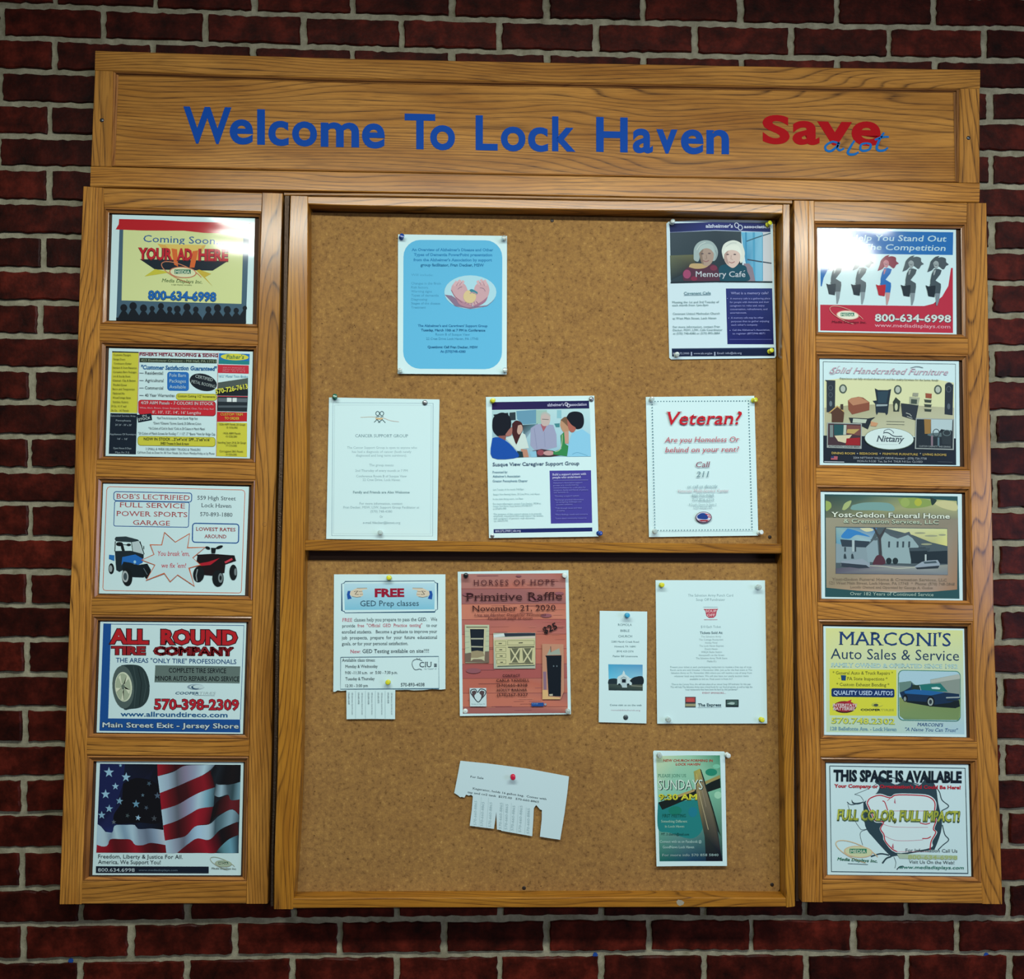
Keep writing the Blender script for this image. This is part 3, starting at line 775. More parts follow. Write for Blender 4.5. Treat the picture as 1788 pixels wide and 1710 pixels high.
s.poly([(196, 1160), (1547, 1196), (1545, 1226), (196, 1190)], '#06121c')
s.done()

# L2 metal roofing ------------------------------------------------------
s = Sheet('advertisement', 'busy laminated advertisement with yellow side columns, second down in the left panel', 'advertisement', G_L,
          (170, 600, 6.1655), [(125, 50), (1675, 88), (1643, 1238), (88, 1210)], YL, mat=INK_FILM)
Y = '#bcbc3c'
s.part('colour_blocks')
s.poly([(160, 82), (445, 90), (428, 750), (135, 742)], Y); s.poly([(160, 82), (445, 90), (444, 102), (160, 96)], K)
s.poly([(140, 750), (428, 755), (415, 1195), (122, 1188)], '#0b1b2a')
s.poly([(455, 155), (1285, 170), (1285, 215), (453, 203)], '#26352a')
s.rr(752, 303, 985, 508, 30, '#1f66b0', 4); s.ell(1140, 418, 150, 90, '#0c1822', 16)
s.rr(845, 535, 1288, 610, 34, '#8a8c30', 8); s.rr(850, 540, 1283, 603, 30, Y, 8)
s.rr(440, 605, 1275, 768, 34, '#7a1a24', 16); s.rr(444, 609, 1268, 760, 30, '#b5202e', 16)
s.poly([(425, 768), (580, 752), (590, 825), (440, 852)], '#0b1b2a')
s.rr(433, 995, 1272, 1100, 34, '#76782c', 14); s.rr(438, 999, 1266, 1094, 30, Y, 14)
s.poly([(1310, 105), (1640, 112), (1636, 228), (1305, 218)], '#1d6cb0'); s.poly([(1308, 175), (1636, 190), (1636, 228), (1305, 218)], '#1c7a7c')
s.ell(1478, 145, 150, 36, '#c2c440', 2); s.poly([(1300, 228), (1630, 236), (1630, 325), (1298, 316)], '#b8283a')
s.poly([(1300, 420), (1622, 372), (1620, 560), (1290, 560)], '#46534e'); s.poly([(1300, 480), (1622, 500), (1620, 565), (1290, 560)], '#101c24')
s.poly([(1295, 572), (1620, 575), (1612, 735), (1290, 728)], '#18242c'); s.poly([(1300, 585), (1614, 590), (1612, 632), (1298, 626)], '#56626a')
s.rect(1395, 585, 1445, 628, '#c8d4d4'); s.rect(1455, 586, 1500, 629, '#c8d4d4'); s.rect(1300, 668, 1612, 690, '#48545c')
s.line([(1295, 567), (1620, 572)], 8, '#b8283a')
s.poly([(1290, 735), (1612, 742), (1610, 838), (1285, 842)], '#b01c24')
s.poly([(1290, 848), (1612, 855), (1610, 1222), (1282, 1212)], Y)
s.line([(450, 95), (430, 745)], 4, '#a8505c'); s.line([(1300, 100), (1280, 1215)], 4, '#a8505c'); s.line([(450, 95), (1305, 108)], 4, '#a8505c')
s.part('lettering')
s.text("FISHER'S METAL ROOFING & SIDING", 455, 130, 1298, 146, 34, '#8a2446', off=0.03)
s.text('423 Eisenhower Crescent - Mill Hall, PA 17751', 470, 192, 1275, 206, 26, '#8a9c84', off=0.0)
s.text('"Customer Satisfaction Guaranteed"', 465, 275, 1285, 292, 46, '#1c5f96', off=0.03, serif=True, it=0.1)
for i, t in enumerate(['Residential', 'Agricultural', 'Commercial', '40 Year Warranties']):
    s.text(t, 512, 332 + i * 80, [708, 714, 710, 830][i], 335 + i * 80, 32, '#2e3a44', serif=True); s.line([(452, 318 + i * 80), (498, 319 + i * 80)], 5, '#4a5a66')
for i, t in enumerate(['Pole Barn', 'Packages', 'Available']): s.text(t, 776, 358 + i * 62, 952, 361 + i * 62, 36, '#a8ccdc')
s.text('CERTIFIED', 1052, 365, 1240, 410, 34, '#98a8a8', off=0.01); s.text('METAL ROOFING', 1010, 422, 1265, 480, 34, '#98a8a8', off=0.01)
s.text('Custom Cutting 1/2" Increments', 865, 575, 1270, 584, 24, '#3a4420')
s.text('4/29 ABM Panels - 7 COLORS IN STOCK', 468, 652, 1250, 664, 34, '#cfc0c4', off=0.02, serif=True)
s.text('White, Black, Brown, Green, Burgundy, Charcoal, Clear, Tan, Gray, Red', 455, 700, 1250, 714, 18, '#cfa0a8')
s.text("8', 10', 12', 14', 16' Lengths", 590, 752, 1115, 762, 30, '#cfb0b4', off=0.01)
s.text('IN', 486, 792, 530, 786, 22, '#b8c8c8'); s.text('STOCK', 445, 832, 572, 812, 26, '#b8c8c8', off=0.01)
for i, (t, a, b) in enumerate([('*Roof Trims & Accessories *Snow Guards *Ridge Vent', 640, 1080), ('*Doors *Closures *Screws Guards 20 Different Colors', 600, 1118), ('*16 Colors of Coil In Stock *Coils in 20 Colors in Match Metal', 550, 1155), ('*20 Colors of Match Screws for Roofing 1", 1 1/2", 2" *Boots *Vent for Ridge Cap', 437, 1268)]):
    s.text(t, a, 814 + i * 55, b, 820 + i * 56, 26, '#3c4a54')
s.text('NOW IN STOCK ...2"x4"x16\' SPF...2"x6"x16\'', 500, 1040, 1212, 1050, 30, '#3c4420', off=0.01); s.text('SHED Trusses In Stock & more', 680, 1086, 985, 1092, 26, '#3c4420', off=0.01)
s.text('2 SMALL & WIDE DELIVERY TRUCKS & TRAILERS', 520, 1145, 1110, 1155, 24, '#4a5a64'); s.text('Call from Dusk to Dawn for All Your Needs. Sat: Hours Monday-Friday or by Phone', 430, 1182, 1262, 1196, 24, '#4a5a64')
s.text("Fisher's", 1385, 160, 1575, 163, 40, '#3c7a5c', serif=True, it=0.2)
for i in range(3): s.text(['Visit our showroom or', 'Call for free estimates', 'Mon - Fri 7 to 5'][i], 1350, 265 + i * 20, 1590, 270 + i * 20, 13, '#d09098')
s.text('16\'2" Metal Trim Brake', 1310, 362, 1620, 368, 26, '#5a9cb8')
s.text('570-726-7613', 1275, 545, 1622, 485, 58, '#1a2418', off=0.07); s.text('570-726-7613', 1275, 543, 1622, 483, 54, '#c6c848', off=0.03)
s.text('CUSTOM TRIM', 1325, 775, 1565, 778, 28, '#c8b840', off=0.01); s.text('TO ORDER', 1370, 818, 1528, 821, 28, '#c8b840', off=0.01)
for i, (t, a, b) in enumerate([('Customs Designs', 175, 360), ('Garage Doors', 170, 300), ('Continuous Gutter', 178, 368), ('Standard & Snow Retention', 165, 425), ('Complete Barn Packages', 170, 420), ('Lot & Sturdy Sheds', 170, 355), ('Channel, Clip & Batten', 165, 412), ('Shaded Eaves', 170, 315), ('Barns and Tongueways', 165, 402), ('Optional Mix', 165, 295), ('Wood Swings Gates', 165, 360), ('Seamless Gutters', 165, 332), ("29 Ga. 16'-0\" wall", 148, 312), ('26 Ga.  16\' Panels', 148, 338)]):
    s.text(t, a, 130 + i * 46, b, 133 + i * 46, 20, '#3a4420')
for i, (t, a, b, y) in enumerate([('Extended Service Area', 145, 410, 788), ('Pennsylvania', 200, 362, 838), ('24\' 24\' - 30\' x 30\'', 192, 368, 886), ('Appliances Of Furniture', 135, 415, 986), ("16' - 16'", 215, 325, 1036), ('Open House 8 Days', 170, 365, 1136), ('Mon Fri 7-5', 192, 342, 1182)]):
    s.text(t, a, y, b, y + 3, 20, '#8ea0aa')
for i, (t, a, b, y) in enumerate([('12/26 ABM Panels 20 Gauge', 1308, 1592, 878), ('15 COLORS', 1390, 1510, 912), ('14/26 ABM Panels', 1355, 1540, 974), ('15 COLORS', 1385, 1505, 1008), ('Standing Seam 24 & 26 Gauge', 1295, 1600, 1074), ('17 COLORS', 1385, 1502, 1106), ('Corrugated 28G Panels', 1315, 1568, 1168), ('15 COLORS', 1385, 1500, 1202)]):
    s.text(t, a, y, b, y + 3, 20, '#3a4420')
s.done()

# L3 garage --------------------------------------------------------------
s = Sheet('advertisement', 'laminated white garage advertisement with blue buggy and red quad bike, left panel', 'advertisement', G_L,
          (160, 840, 6.1655), [(125, 27), (1695, 62), (1650, 1232), (80, 1212)], YL, mat=INK_FILM)
s.part('border')
O = '#b8603c'; B = '#1a4f8e'
s.line([(200, 62), (1620, 98), (1645, 112), (1650, 135), (1612, 1180), (1605, 1200), (1585, 1208), (150, 1180), (128, 1172), (122, 1150), (162, 100), (175, 70), (200, 62)], 7, O)
s.rro(240, 115, 1078, 212, 26, 9, B, 16, -2); s.rro(248, 218, 1052, 486, 20, 8, B, 14, -10)
s.rro(1088, 456, 1585, 660, 30, 12, B, 10, -4)
s.part('lettering')
R = '#9c3438'
s.text("BOB'S LECTRIFIED", 265, 190, 1055, 208, 52, R, serif=True); s.text('FULL SERVICE', 300, 282, 1005, 296, 52, R, serif=True)
s.text('POWER SPORTS', 265, 376, 1030, 390, 52, R, serif=True); s.text('GARAGE', 445, 472, 842, 482, 50, R, serif=True)
s.text('559 High Street', 1138, 202, 1552, 210, 42, '#3a4650', serif=True); s.text('Lock Haven', 1180, 282, 1505, 290, 42, '#3a4650', serif=True)
s.text('570-893-1880', 1168, 378, 1515, 386, 42, '#3a4650', serif=True)
s.text('LOWEST RATES', 1122, 536, 1548, 544, 38, '#8c1c24', serif=True, off=0.01); s.text('AROUND', 1212, 614, 1450, 618, 38, '#8c1c24', serif=True, off=0.01)
s.part('vehicle_picture')
T = '#0a1418'
s.poly([(248, 625), (262, 602), (370, 598), (500, 632), (545, 700), (535, 705), (510, 645), (430, 660), (262, 650)], '#24343a')
s.line([(255, 650), (250, 760)], 9, T); s.line([(430, 660), (445, 790)], 7, T); s.line([(520, 650), (565, 790)], 9, T); s.line([(560, 700), (562, 735)], 9, T)
s.poly([(440, 662), (505, 648), (550, 780), (450, 770)], '#a8bcc0')
s.ell(300, 680, 38, 22, T); s.ell(400, 688, 24, 14, T); s.line([(300, 685), (410, 690)], 6, T); s.poly([(310, 690), (340, 690), (360, 760), (330, 770)], T)
s.poly([(250, 755), (420, 752), (560, 790), (560, 830), (300, 980), (265, 960)], '#16242c')
s.poly([(188, 795), (245, 800), (245, 862), (186, 840)], '#1f66a8')
s.poly([(330, 820), (470, 792), (555, 840), (548, 880), (500, 905), (420, 880), (345, 870), (322, 910)], '#1c62ae'); s.ell(465, 872, 14, 16, '#8fc0d8')
s.poly([(340, 870), (500, 905), (600, 890), (640, 960), (560, 1040), (440, 1035), (330, 960)], '#0c181e')
s.ell(212, 945, 30, 58, T); s.ell(205, 945, 18, 36, '#8a979a')
s.ell(382, 1035, 56, 98, T, -4); s.ell(362, 1030, 34, 62, '#9aa6a8', -4); s.ell(362, 1030, 20, 40, '#3a4a50')
s.ell(598, 990, 42, 72, T, -14); s.line([(560, 940), (600, 1010)], 8, '#56666c')
s.part('vehicle_picture', True)
s.ell(1250, 722, 28, 16, T, 20); s.ell(1375, 714, 40, 16, T, -20); s.poly([(1285, 720), (1340, 722), (1330, 780), (1290, 780)], T)
s.line([(1135, 800), (1300, 790), (1540, 808)], 11, T)
s.poly([(1140, 800), (1300, 785), (1540, 812), (1555, 860), (1440, 900), (1430, 990), (1290, 1020), (1180, 1010), (1150, 930), (1130, 860)], '#140a0e')
s.poly([(1150, 890), (1260, 870), (1380, 830), (1280, 905), (1180, 915)], '#a01828'); s.poly([(1430, 870), (1510, 830), (1520, 850), (1440, 890)], '#b83848')
s.ell(1152, 1005, 60, 86, T, 6); s.line([(1140, 950), (1125, 1020), (1135, 1080)], 12, '#7c8a8c')
s.ell(1360, 1050, 62, 90, T); s.ell(1388, 1045, 26, 52, '#6c7a7e'); s.ell(1388, 1045, 12, 26, T); s.ell(1525, 985, 42, 84, T); s.ell(1548, 980, 14, 40, '#6c7a7e')
s.part('starburst')
st = [(785, 556), (900, 660), (1055, 568), (1032, 720), (1222, 715), (1088, 828), (1172, 905), (1048, 938), (1105, 1132), (925, 1012), (845, 1085), (782, 995), (588, 1070), (682, 905), (540, 852), (672, 792), (632, 688), (755, 690)]
s.poly(st, '#b5d2d6'); s.line(st + [st[0], st[1]], 9, '#b8603c')
s.part('lettering')
s.text("You break 'em,", 705, 806, 1052, 808, 52, '#b03848', it=0.12, off=0.008); s.text("we fix 'em!", 748, 934, 1012, 936, 50, '#b03848', it=0.12, off=0.008)
s.done()

# L4 tyre company -----------------------------------------------------------
s = Sheet('advertisement', 'laminated blue and red tyre dealer advertisement, fourth down in the left panel', 'advertisement', G_L,
          (150, 1080, 6.1655), [(155, 35), (1728, 45), (1690, 1245), (115, 1230)], YL, mat=INK_FILM)
s.part('border')
s.poly([(188, 55), (272, 57), (240, 1078), (1660, 1090), (1662, 1230), (145, 1212)], '#12498c')
s.line([(272, 62), (1702, 78), (1662, 1090)], 7, '#1c4f82')
s.part('lettering')
def out(t, a, y, b, y2, h, c, edge, g=0.045, **kw):
    s.text(t, a, y, b, y2, h, edge, grow=g, **kw); s.text(t, a, y, b, y2, h, c, **kw)
for t, a, b in (('ALL', 258, 675), ('ROUND', 808, 1630)): out(t, a, 266 + (a - 258) * .01, b, 266 + (b - 258) * .01, 160, '#a81a22', '#26141a', off=0.045)
for t, a, b in (('TIRE', 275, 640), ('COMPANY', 728, 1588)): out(t, a, 386 + (a - 258) * .01, b, 386 + (b - 258) * .01, 92, '#8c1a22', '#26141a', off=0.05)
s.text('THE AREAS "ONLY TIRE" PROFESSIONALS', 322, 474, 1620, 492, 50, '#1f4a78', off=0.012)
s.part('picture')
s.poly([(748, 505), (1662, 518), (1655, 700), (738, 688)], '#5a6e6a')
s.part('lettering')
s.text('COMPLETE TIRE SERVICE', 892, 584, 1510, 590, 52, '#0e1a20', off=0.015); s.text('MINOR AUTO REPAIRS AND SERVICE', 748, 670, 1652, 678, 52, '#0e1a20', off=0.015)
s.text('COOPER', 960, 818, 1215, 820, 28, '#26506c', off=0.02, it=0.3); s.text('TIRES', 1215, 820, 1392, 821, 28, '#9ab0b4', off=0.0, it=0.3); s.line([(1165, 828), (1385, 832)], 4, '#7c949c')
out('570-398-2309', 738, 978, 1645, 985, 112, '#a81c2c', '#3a1a22', g=0.035, off=0.02)
s.text('www.allroundtireco.com', 372, 1055, 1525, 1066, 54, '#175284', off=0.02)
out('Main Street Exit - Jersey Shore', 178, 1172, 1645, 1186, 54, '#c4d8dc', '#0a2240', g=0.04, off=0.02)
s.part('emblem')
s.ell(1182, 738, 90, 30, '#7f98a8'); s.ell(1195, 738, 80, 24, '#b5d0d4'); s.ell(1180, 742, 46, 22, '#1c4460'); s.ell(1192, 738, 40, 17, '#b5d0d4')
s.part('tyre_picture')
s.poly(curve([(380, 505), (480, 498), (585, 515), (650, 590), (685, 720), (670, 860), (600, 950), (480, 975), (400, 965), (360, 740), (380, 505)]), '#26383a')
s.line([(560, 530), (600, 700), (575, 940)], 8, '#172528'); s.line([(510, 510), (545, 700), (520, 965)], 6, '#3a4c4e'); s.line([(620, 580), (650, 730), (620, 900)], 6, '#3a4c4e')
s.ell(402, 740, 116, 232, '#4a5c5a', -4); s.ell(405, 738, 92, 160, '#c0ccb4', -4); s.ell(400, 740, 80, 148, '#98a890', -4)
for a in range(5):
    t = math.radians(a * 72 + 20); s.poly([(400 + 8 * math.cos(t + 1.5), 740 + 14 * math.sin(t + 1.5)), (400 + 78 * math.cos(t - .12), 740 + 142 * math.sin(t - .12)), (400 + 78 * math.cos(t + .22), 740 + 142 * math.sin(t + .22)), (400 + 8 * math.cos(t - 1.5), 740 + 14 * math.sin(t - 1.5))], '#c6d0b8')
s.ell(400, 738, 18, 28, '#5c6c60')
s.done()

# L5 flag ---------------------------------------------------------------------
s = Sheet('advertisement', 'laminated advertisement with rippling american flag, bottom of the left panel', 'advertisement', G_L,
          (150, 1320, 6.1655), [(115, 62), (1698, 72), (1668, 1288), (70, 1285)], YL, mat=INK_FILM)
s.part('flag_picture')
s.poly([(152, 86), (1668, 98), (1642, 1050), (110, 1045)], '#8fb0c6')
s.poly([(152, 86), (770, 92), (835, 800), (560, 790), (525, 745), (330, 745), (280, 830), (210, 820), (165, 765), (125, 740)], ['#0c1830', '#0a0d18', '#06080f', '#0a1830', '#0a1020', '#14204a', '#1a2860', '#101c40', '#18204c', '#101840'])
s.poly([(152, 86), (420, 90), (400, 300), (300, 600), (140, 600)], '#131d4a'); s.poly(curve([(400, 300), (560, 240), (780, 330), (810, 700), (560, 720), (330, 735), (300, 640), (380, 500), (400, 300)]), '#06070f')
W1, W2, W3 = '#a0c0d0', '#56606c', '#8898b4'; R1_, R2_, R3_ = '#8c1424', '#2c080e', '#6c101c'; KK = '#080a10'
s.poly([(770, 92), (1668, 98), (1642, 1050), (865, 1046)], '#141820')
E1 = [(772, 222), (950, 170), (1100, 110), (1180, 96)]
s.band([(768, 92), (900, 94), (1060, 96)], [(773, 222), (900, 180), (1060, 122)], [R1_, '#601018', R2_, '#3c1016'])
s.band([(773, 222), (940, 175), (1060, 110), (1250, 100), (1390, 98)], [(795, 402), (980, 330), (1120, 268), (1250, 212), (1345, 150)], [W1, '#8fa8bc', W2, '#7c7890', '#8894ac', W1, '#5c6c7c'])
s.band([(795, 402), (980, 330), (1120, 268), (1250, 212), (1345, 160)], [(812, 582), (980, 530), (1120, 450), (1240, 390), (1390, 340)], [R1_, '#5c1018', R2_, '#380c12', R3_, '#7c1220', R2_])
s.band([(812, 582), (980, 530), (1120, 450), (1240, 390), (1390, 340)], [(832, 750), (980, 700), (1120, 625), (1220, 570), (1375, 548)], [W1, '#7c8ca0', W2, '#7c7890', W3, W1, '#70a0b4', '#34505c'])
s.band([(832, 750), (980, 700), (1120, 625), (1220, 570), (1375, 548)], [(848, 915), (980, 890), (1080, 860), (1180, 760), (1330, 738)], [R1_, '#5c1018', R2_, '#4c0e16', R3_, R1_, '#7c1220', '#3c0c14'])
s.band([(1370, 548), (1430, 480), (1530, 425), (1560, 475), (1655, 470)], [(1330, 738), (1400, 650), (1520, 600), (1580, 575), (1648, 635)], [KK, '#14080c', '#3c1014', '#5c1820', '#501418'])
s.band([(1400, 300), (1450, 270), (1500, 312), (1580, 305), (1662, 282)], [(1375, 420), (1430, 445), (1530, 420), (1560, 478), (1655, 470)], ['#34444c', '#8cacbc', '#40545f', '#2c444c', '#6c94a4'])
s.band([(1390, 98), (1430, 140), (1470, 110), (1560, 98), (1668, 98)], [(1345, 190), (1400, 300), (1490, 312), (1580, 305), (1662, 280)], [KK, '#141c24', KK, '#100c10', KK])
s.band([(848, 915), (980, 890), (1080, 860), (1180, 760), (1330, 738), (1430, 650), (1570, 578), (1648, 640)], [(864, 1046), (985, 1044), (1100, 950), (1200, 890), (1330, 905), (1440, 800), (1560, 740), (1645, 712)], [W1, '#8898ac', '#5c6474', '#7c98b0', '#9cc0d8', W1, '#3c545f', '#50707c', '#7ca0b0', '#40545f'])
s.band([(985, 1044), (1100, 950), (1200, 890), (1330, 905), (1440, 800), (1560, 740), (1630, 712)], [(1000, 1048), (1150, 1048), (1250, 1046), (1400, 1046), (1450, 980), (1540, 900), (1645, 850)], ['#5c101a', '#4c0e18', R3_, R1_, '#500a16', KK, '#1c0a0e', '#3c1418'])
s.band([(1400, 1044), (1450, 980), (1540, 900), (1645, 852)], [(1420, 1049), (1500, 1049), (1580, 1049), (1644, 1049)], ['#14202c', '#50808c', '#5f94a8', '#1c2c38'])
s.band([(125, 738), (165, 765), (215, 825), (285, 828), (310, 752), (420, 746), (525, 746), (565, 790), (700, 784), (835, 800)], [(118, 958), (180, 978), (235, 965), (262, 900), (370, 898), (482, 904), (530, 960), (620, 962), (700, 938), (857, 962)], [W1, '#a0bcc8', '#748ca0', '#a0c0cc', '#7090a8', W1, '#7c90a4', '#5c6c80', '#8098b0', '#a8b8c4'])
s.band([(118, 958), (180, 978), (235, 965), (262, 900), (370, 898), (482, 904), (530, 960), (620, 962), (700, 938), (857, 962)], [(112, 1044), (200, 1044), (300, 1045), (400, 1045), (500, 1045), (600, 1046), (700, 1046), (866, 1046)], [R1_, '#7c0c1c', '#4c0a12', '#5c0c16', R1_, '#500a14', '#3c0810', '#6c0c18'])
def star(x, y, r, c, an=0):
    p = []
    for i in range(10):
        t = math.radians(-90 + an + i * 36); q = r if i % 2 == 0 else r * 0.4
        p.append((x + q * math.cos(t) * 0.95, y + q * math.sin(t)))
    s.poly(p, c)
s.part('flag_star')
for x, y, r, c, an in ((248, 180, 60, '#88b4cc', 0), (432, 232, 54, '#88b4cc', 4), (318, 330, 42, '#88b4cc', 0), (212, 415, 54, '#88b4cc', 0), (362, 488, 44, '#6c98b0', 8), (250, 570, 46, '#7ca8c0', 4), (170, 640, 46, '#7ca8c0', 0), (540, 520, 46, '#5c8ca4', 0), (770, 430, 40, '#44586c', 0), (372, 105, 22, '#7ca8c0', 0), (680, 300, 30, '#3c5464', 30), (650, 560, 28, '#3c4c5c', 30), (448, 645, 28, '#3c4c50', 20), (562, 668, 34, '#8cb4cc', 10), (735, 675, 36, '#3c444c', 0), (300, 715, 28, '#54606c', 0), (612, 425, 22, '#506c7c', 0)):
    star(x, y, r, c, an)
s.part('lettering')
s.text('Freedom, Liberty & Justice For All.', 132, 1104, 1042, 1110, 42, '#24323c'); s.text('America, We Support You!', 132, 1163, 805, 1168, 42, '#24323c')
s.part('colour_blocks'); s.rect(108, 1190, 1322, 1262, '#0c1828', 4)
s.part('lettering'); s.text('800.634.6998', 130, 1248, 525, 1250, 38, '#a8bcc4', off=0.005); s.text('www.mediadisplays.com', 568, 1242, 985, 1244, 22, '#5c7484')
media(s, 1480, 1162, 0.6, '#98a088', '#9ab09a', '#3a5a4a'); s.part('lettering'); s.text('Media Displays Inc.', 1352, 1222, 1620, 1226, 20, '#4a5a54', off=0.01, it=0.2)
s.done()
# R1 stand out ---------------------------------------------------------
s = Sheet('advertisement', 'red and blue advertisement with five cartoon shoppers in a row, top of right panel', 'advertisement', G_R,
          (1410, 385, 6.3857), [(108, 78), (1655, 105), (1662, 1270), (120, 1245)], YL, mat=INK_FILM_WARPED)
BL = '#1d66a8'
s.part('colour_blocks')
s.poly([(145, 110), (1625, 132), (1620, 386), (560, 372), (380, 405), (240, 520), (180, 640), (160, 735), (146, 735)], BL)
s.poly([(142, 940), (1300, 955), (1400, 930), (1500, 850), (1570, 730), (1600, 530), (1620, 530), (1622, 1256), (142, 1228)], '#a8283e')
s.part('lettering')
s.text('We Help You Stand Out', 230, 220, 1545, 236, 66, '#a8c8d0', it=0.16, off=0.012); s.text('From The Competition', 300, 320, 1535, 340, 66, '#a8c8d0', it=0.16, off=0.012)
s.text('800-634-6998', 752, 1126, 1602, 1138, 88, '#2c3c48', off=0.035, grow=0.02); s.text('800-634-6998', 750, 1124, 1600, 1136, 84, '#c0ccc8', off=0.025)
s.text('www.mediadisplays.com', 748, 1186, 1592, 1204, 40, '#c49aa4', off=0.01)
def shopper(x, y, hair, skin, dress, leg, bag):
    s.part('shopper_figure', True)
    s.poly(curve([(x - 60, y + 130), (x - 35, y + 60), (x - 20, y + 10), (x + 30, y - 38), (x + 75, y - 48), (x + 60, y - 30), (x + 100, y - 36), (x + 145, y - 20), (x + 150, y + 20), (x + 178, y + 45), (x + 150, y + 60), (x + 120, y + 100), (x + 60, y + 60), (x + 20, y + 80), (x - 10, y + 110), (x - 60, y + 130)], 3), hair)
    s.poly(curve([(x + 5, y + 30), (x + 30, y + 5), (x + 62, y + 20), (x + 66, y + 60), (x + 45, y + 92), (x + 20, y + 80), (x + 5, y + 30)], 3), skin)
    s.line([(x + 22, y + 55), (x + 52, y + 58)], 6, '#445058'); s.line([(x + 15, y + 42), (x + 28, y + 44)], 4, '#445058'); s.line([(x + 42, y + 44), (x + 56, y + 45)], 4, '#445058')
    s.poly([(x + 15, y + 100), (x + 60, y + 95), (x + 100, y + 110), (x + 85, y + 155), (x + 30, y + 225), (x + 90, y + 262), (x + 92, y + 300), (x + 82, y + 370), (x + 20, y + 372), (x - 25, y + 290), (x - 25, y + 220), (x - 10, y + 150)], dress)
    s.poly([(x + 10, y + 112), (x + 38, y + 108), (x + 20, y + 160), (x + 8, y + 170)], skin)
    s.poly([(x + 28, y + 368), (x + 82, y + 370), (x + 72, y + 440), (x + 52, y + 505), (x + 38, y + 505), (x + 35, y + 440)], leg)
    s.line([(x - 30, y + 280), (x - 5, y + 220), (x + 5, y + 200)], 6, dress)
    s.poly([(x - 78, y + 278), (x - 50, y + 290), (x + 30, y + 280), (x + 32, y + 300), (x + 20, y + 410), (x - 48, y + 398), (x - 60, y + 340)], bag)
shopper(285, 425, '#53626a', '#8a9a9c', '#4c5a60', '#7a8a90', '#22323c'); shopper(562, 430, '#5a6a70', '#90a0a2', '#4f5e64', '#7e8e94', '#1c2c36')
shopper(840, 435, '#7c3444', '#b07880', '#1a64a8', '#b08c8c', '#a41f30'); shopper(1118, 440, '#4c5a60', '#8c9a9c', '#435258', '#76868c', '#1e2c34'); shopper(1396, 445, '#424f56', '#8c9a9c', '#3c4c54', '#70808a', '#182630')
media(s, 448, 1056, 0.85, '#c88c80', '#d4d8c4', '#3f7a68'); s.part('lettering'); s.text('Media Displays Inc.', 270, 1142, 655, 1148, 26, '#6a1c2c', off=0.01, it=0.2)
s.done()

# R2 furniture -----------------------------------------------------------
s = Sheet('advertisement', 'laminated furniture advertisement with chairs and chests on cream, second down in the right panel', 'advertisement', G_R,
          (1410, 615, 6.1655), [(130, 70), (1630, 98), (1640, 1228), (132, 1215)], YL, mat=INK_FILM)
DK = '#101c28'
s.part('picture')
s.line([(168, 104), (1592, 130), (1598, 1214), (172, 1190), (168, 104), (300, 106)], 6, '#2c4048')
s.poly([(180, 305), (340, 285), (1420, 300), (1575, 330), (1580, 600), (700, 570), (180, 620)], '#c6cda2')
s.poly([(180, 600), (480, 570), (900, 560), (1580, 600), (1580, 910), (180, 900)], ['#a8a888', '#9a9a78', '#9a9a80', '#a8ac90', '#b4b89c', '#aab094'])
s.poly([(172, 898), (600, 905), (1140, 915), (1596, 930), (1596, 1212), (172, 1190)], '#121f2c')
s.poly([(185, 300), (300, 305), (295, 640), (205, 650), (205, 320)], '#26303a')
s.ring(248, 385, 22, 26, 6, '#48545c'); s.ring(248, 460, 20, 24, 5, '#48545c'); s.ell(250, 555, 16, 30, '#5c6c74')
s.poly([(1480, 350), (1520, 322), (1570, 352), (1562, 680), (1475, 670)], '#232f3a'); s.ring(1520, 400, 24, 30, 6, '#4c5a64'); s.ell(1520, 585, 16, 32, '#4c5a64'); s.ring(1522, 352, 36, 26, 5, '#8a9498', a0=180, a1=360)
for x, y in ((382, 396), (972, 405), (1404, 404)): s.ell(x, y, 42, 50, '#46564e'); s.ell(x, y, 26, 34, '#a4b0a4')
s.poly([(435, 520), (470, 495), (550, 480), (600, 490), (668, 540), (665, 625), (480, 672), (440, 620)], '#7c4a38'); s.poly([(435, 520), (470, 495), (560, 482), (668, 540), (490, 575)], '#a87a5c')
s.poly([(725, 390), (760, 408), (860, 410), (900, 398), (875, 560), (865, 660), (850, 680), (835, 655), (760, 650), (745, 680), (735, 650), (730, 560), (700, 525), (745, 520)], '#1c2c38'); s.poly([(740, 562), (862, 562), (858, 580), (738, 585)], '#8a9ca0'); s.poly([(755, 425), (872, 420), (850, 550), (760, 550)], '#26404e')
s.poly([(920, 535), (950, 485), (1000, 530), (985, 640), (925, 640)], '#2c3832'); s.ell(955, 590, 16, 40, '#b0b898')
s.poly([(1005, 550), (1195, 570), (1165, 735), (1020, 690)], '#28323a'); s.line([(1060, 655), (1100, 668), (1120, 690)], 8, '#a0a8a0'); s.line([(1070, 690), (1130, 715)], 7, '#a0a8a0')
s.poly([(1135, 438), (1195, 440), (1190, 478), (1130, 475)], '#8a9080'); s.poly([(1100, 480), (1210, 490), (1190, 575), (1095, 560)], '#98a08a'); s.poly([(1115, 505), (1180, 510), (1175, 560), (1112, 555)], '#3c4a44')
s.poly([(1270, 442), (1338, 448), (1335, 498), (1272, 492)], '#8c4c38')
for i in range(3): s.poly([(1258, 505 + i * 50), (1335, 512 + i * 50), (1330, 545 + i * 48), (1262, 540 + i * 48)], '#344038'); s.line([(1255, 508 + i * 50), (1340, 514 + i * 50)], 7, '#98a088')
s.poly([(235, 640), (320, 585), (395, 650), (385, 755), (262, 755), (262, 665)], '#4c3428'); s.line([(232, 655), (320, 582), (392, 640)], 12, '#b0945c'); s.rect(355, 560, 385, 620, '#3c342c')
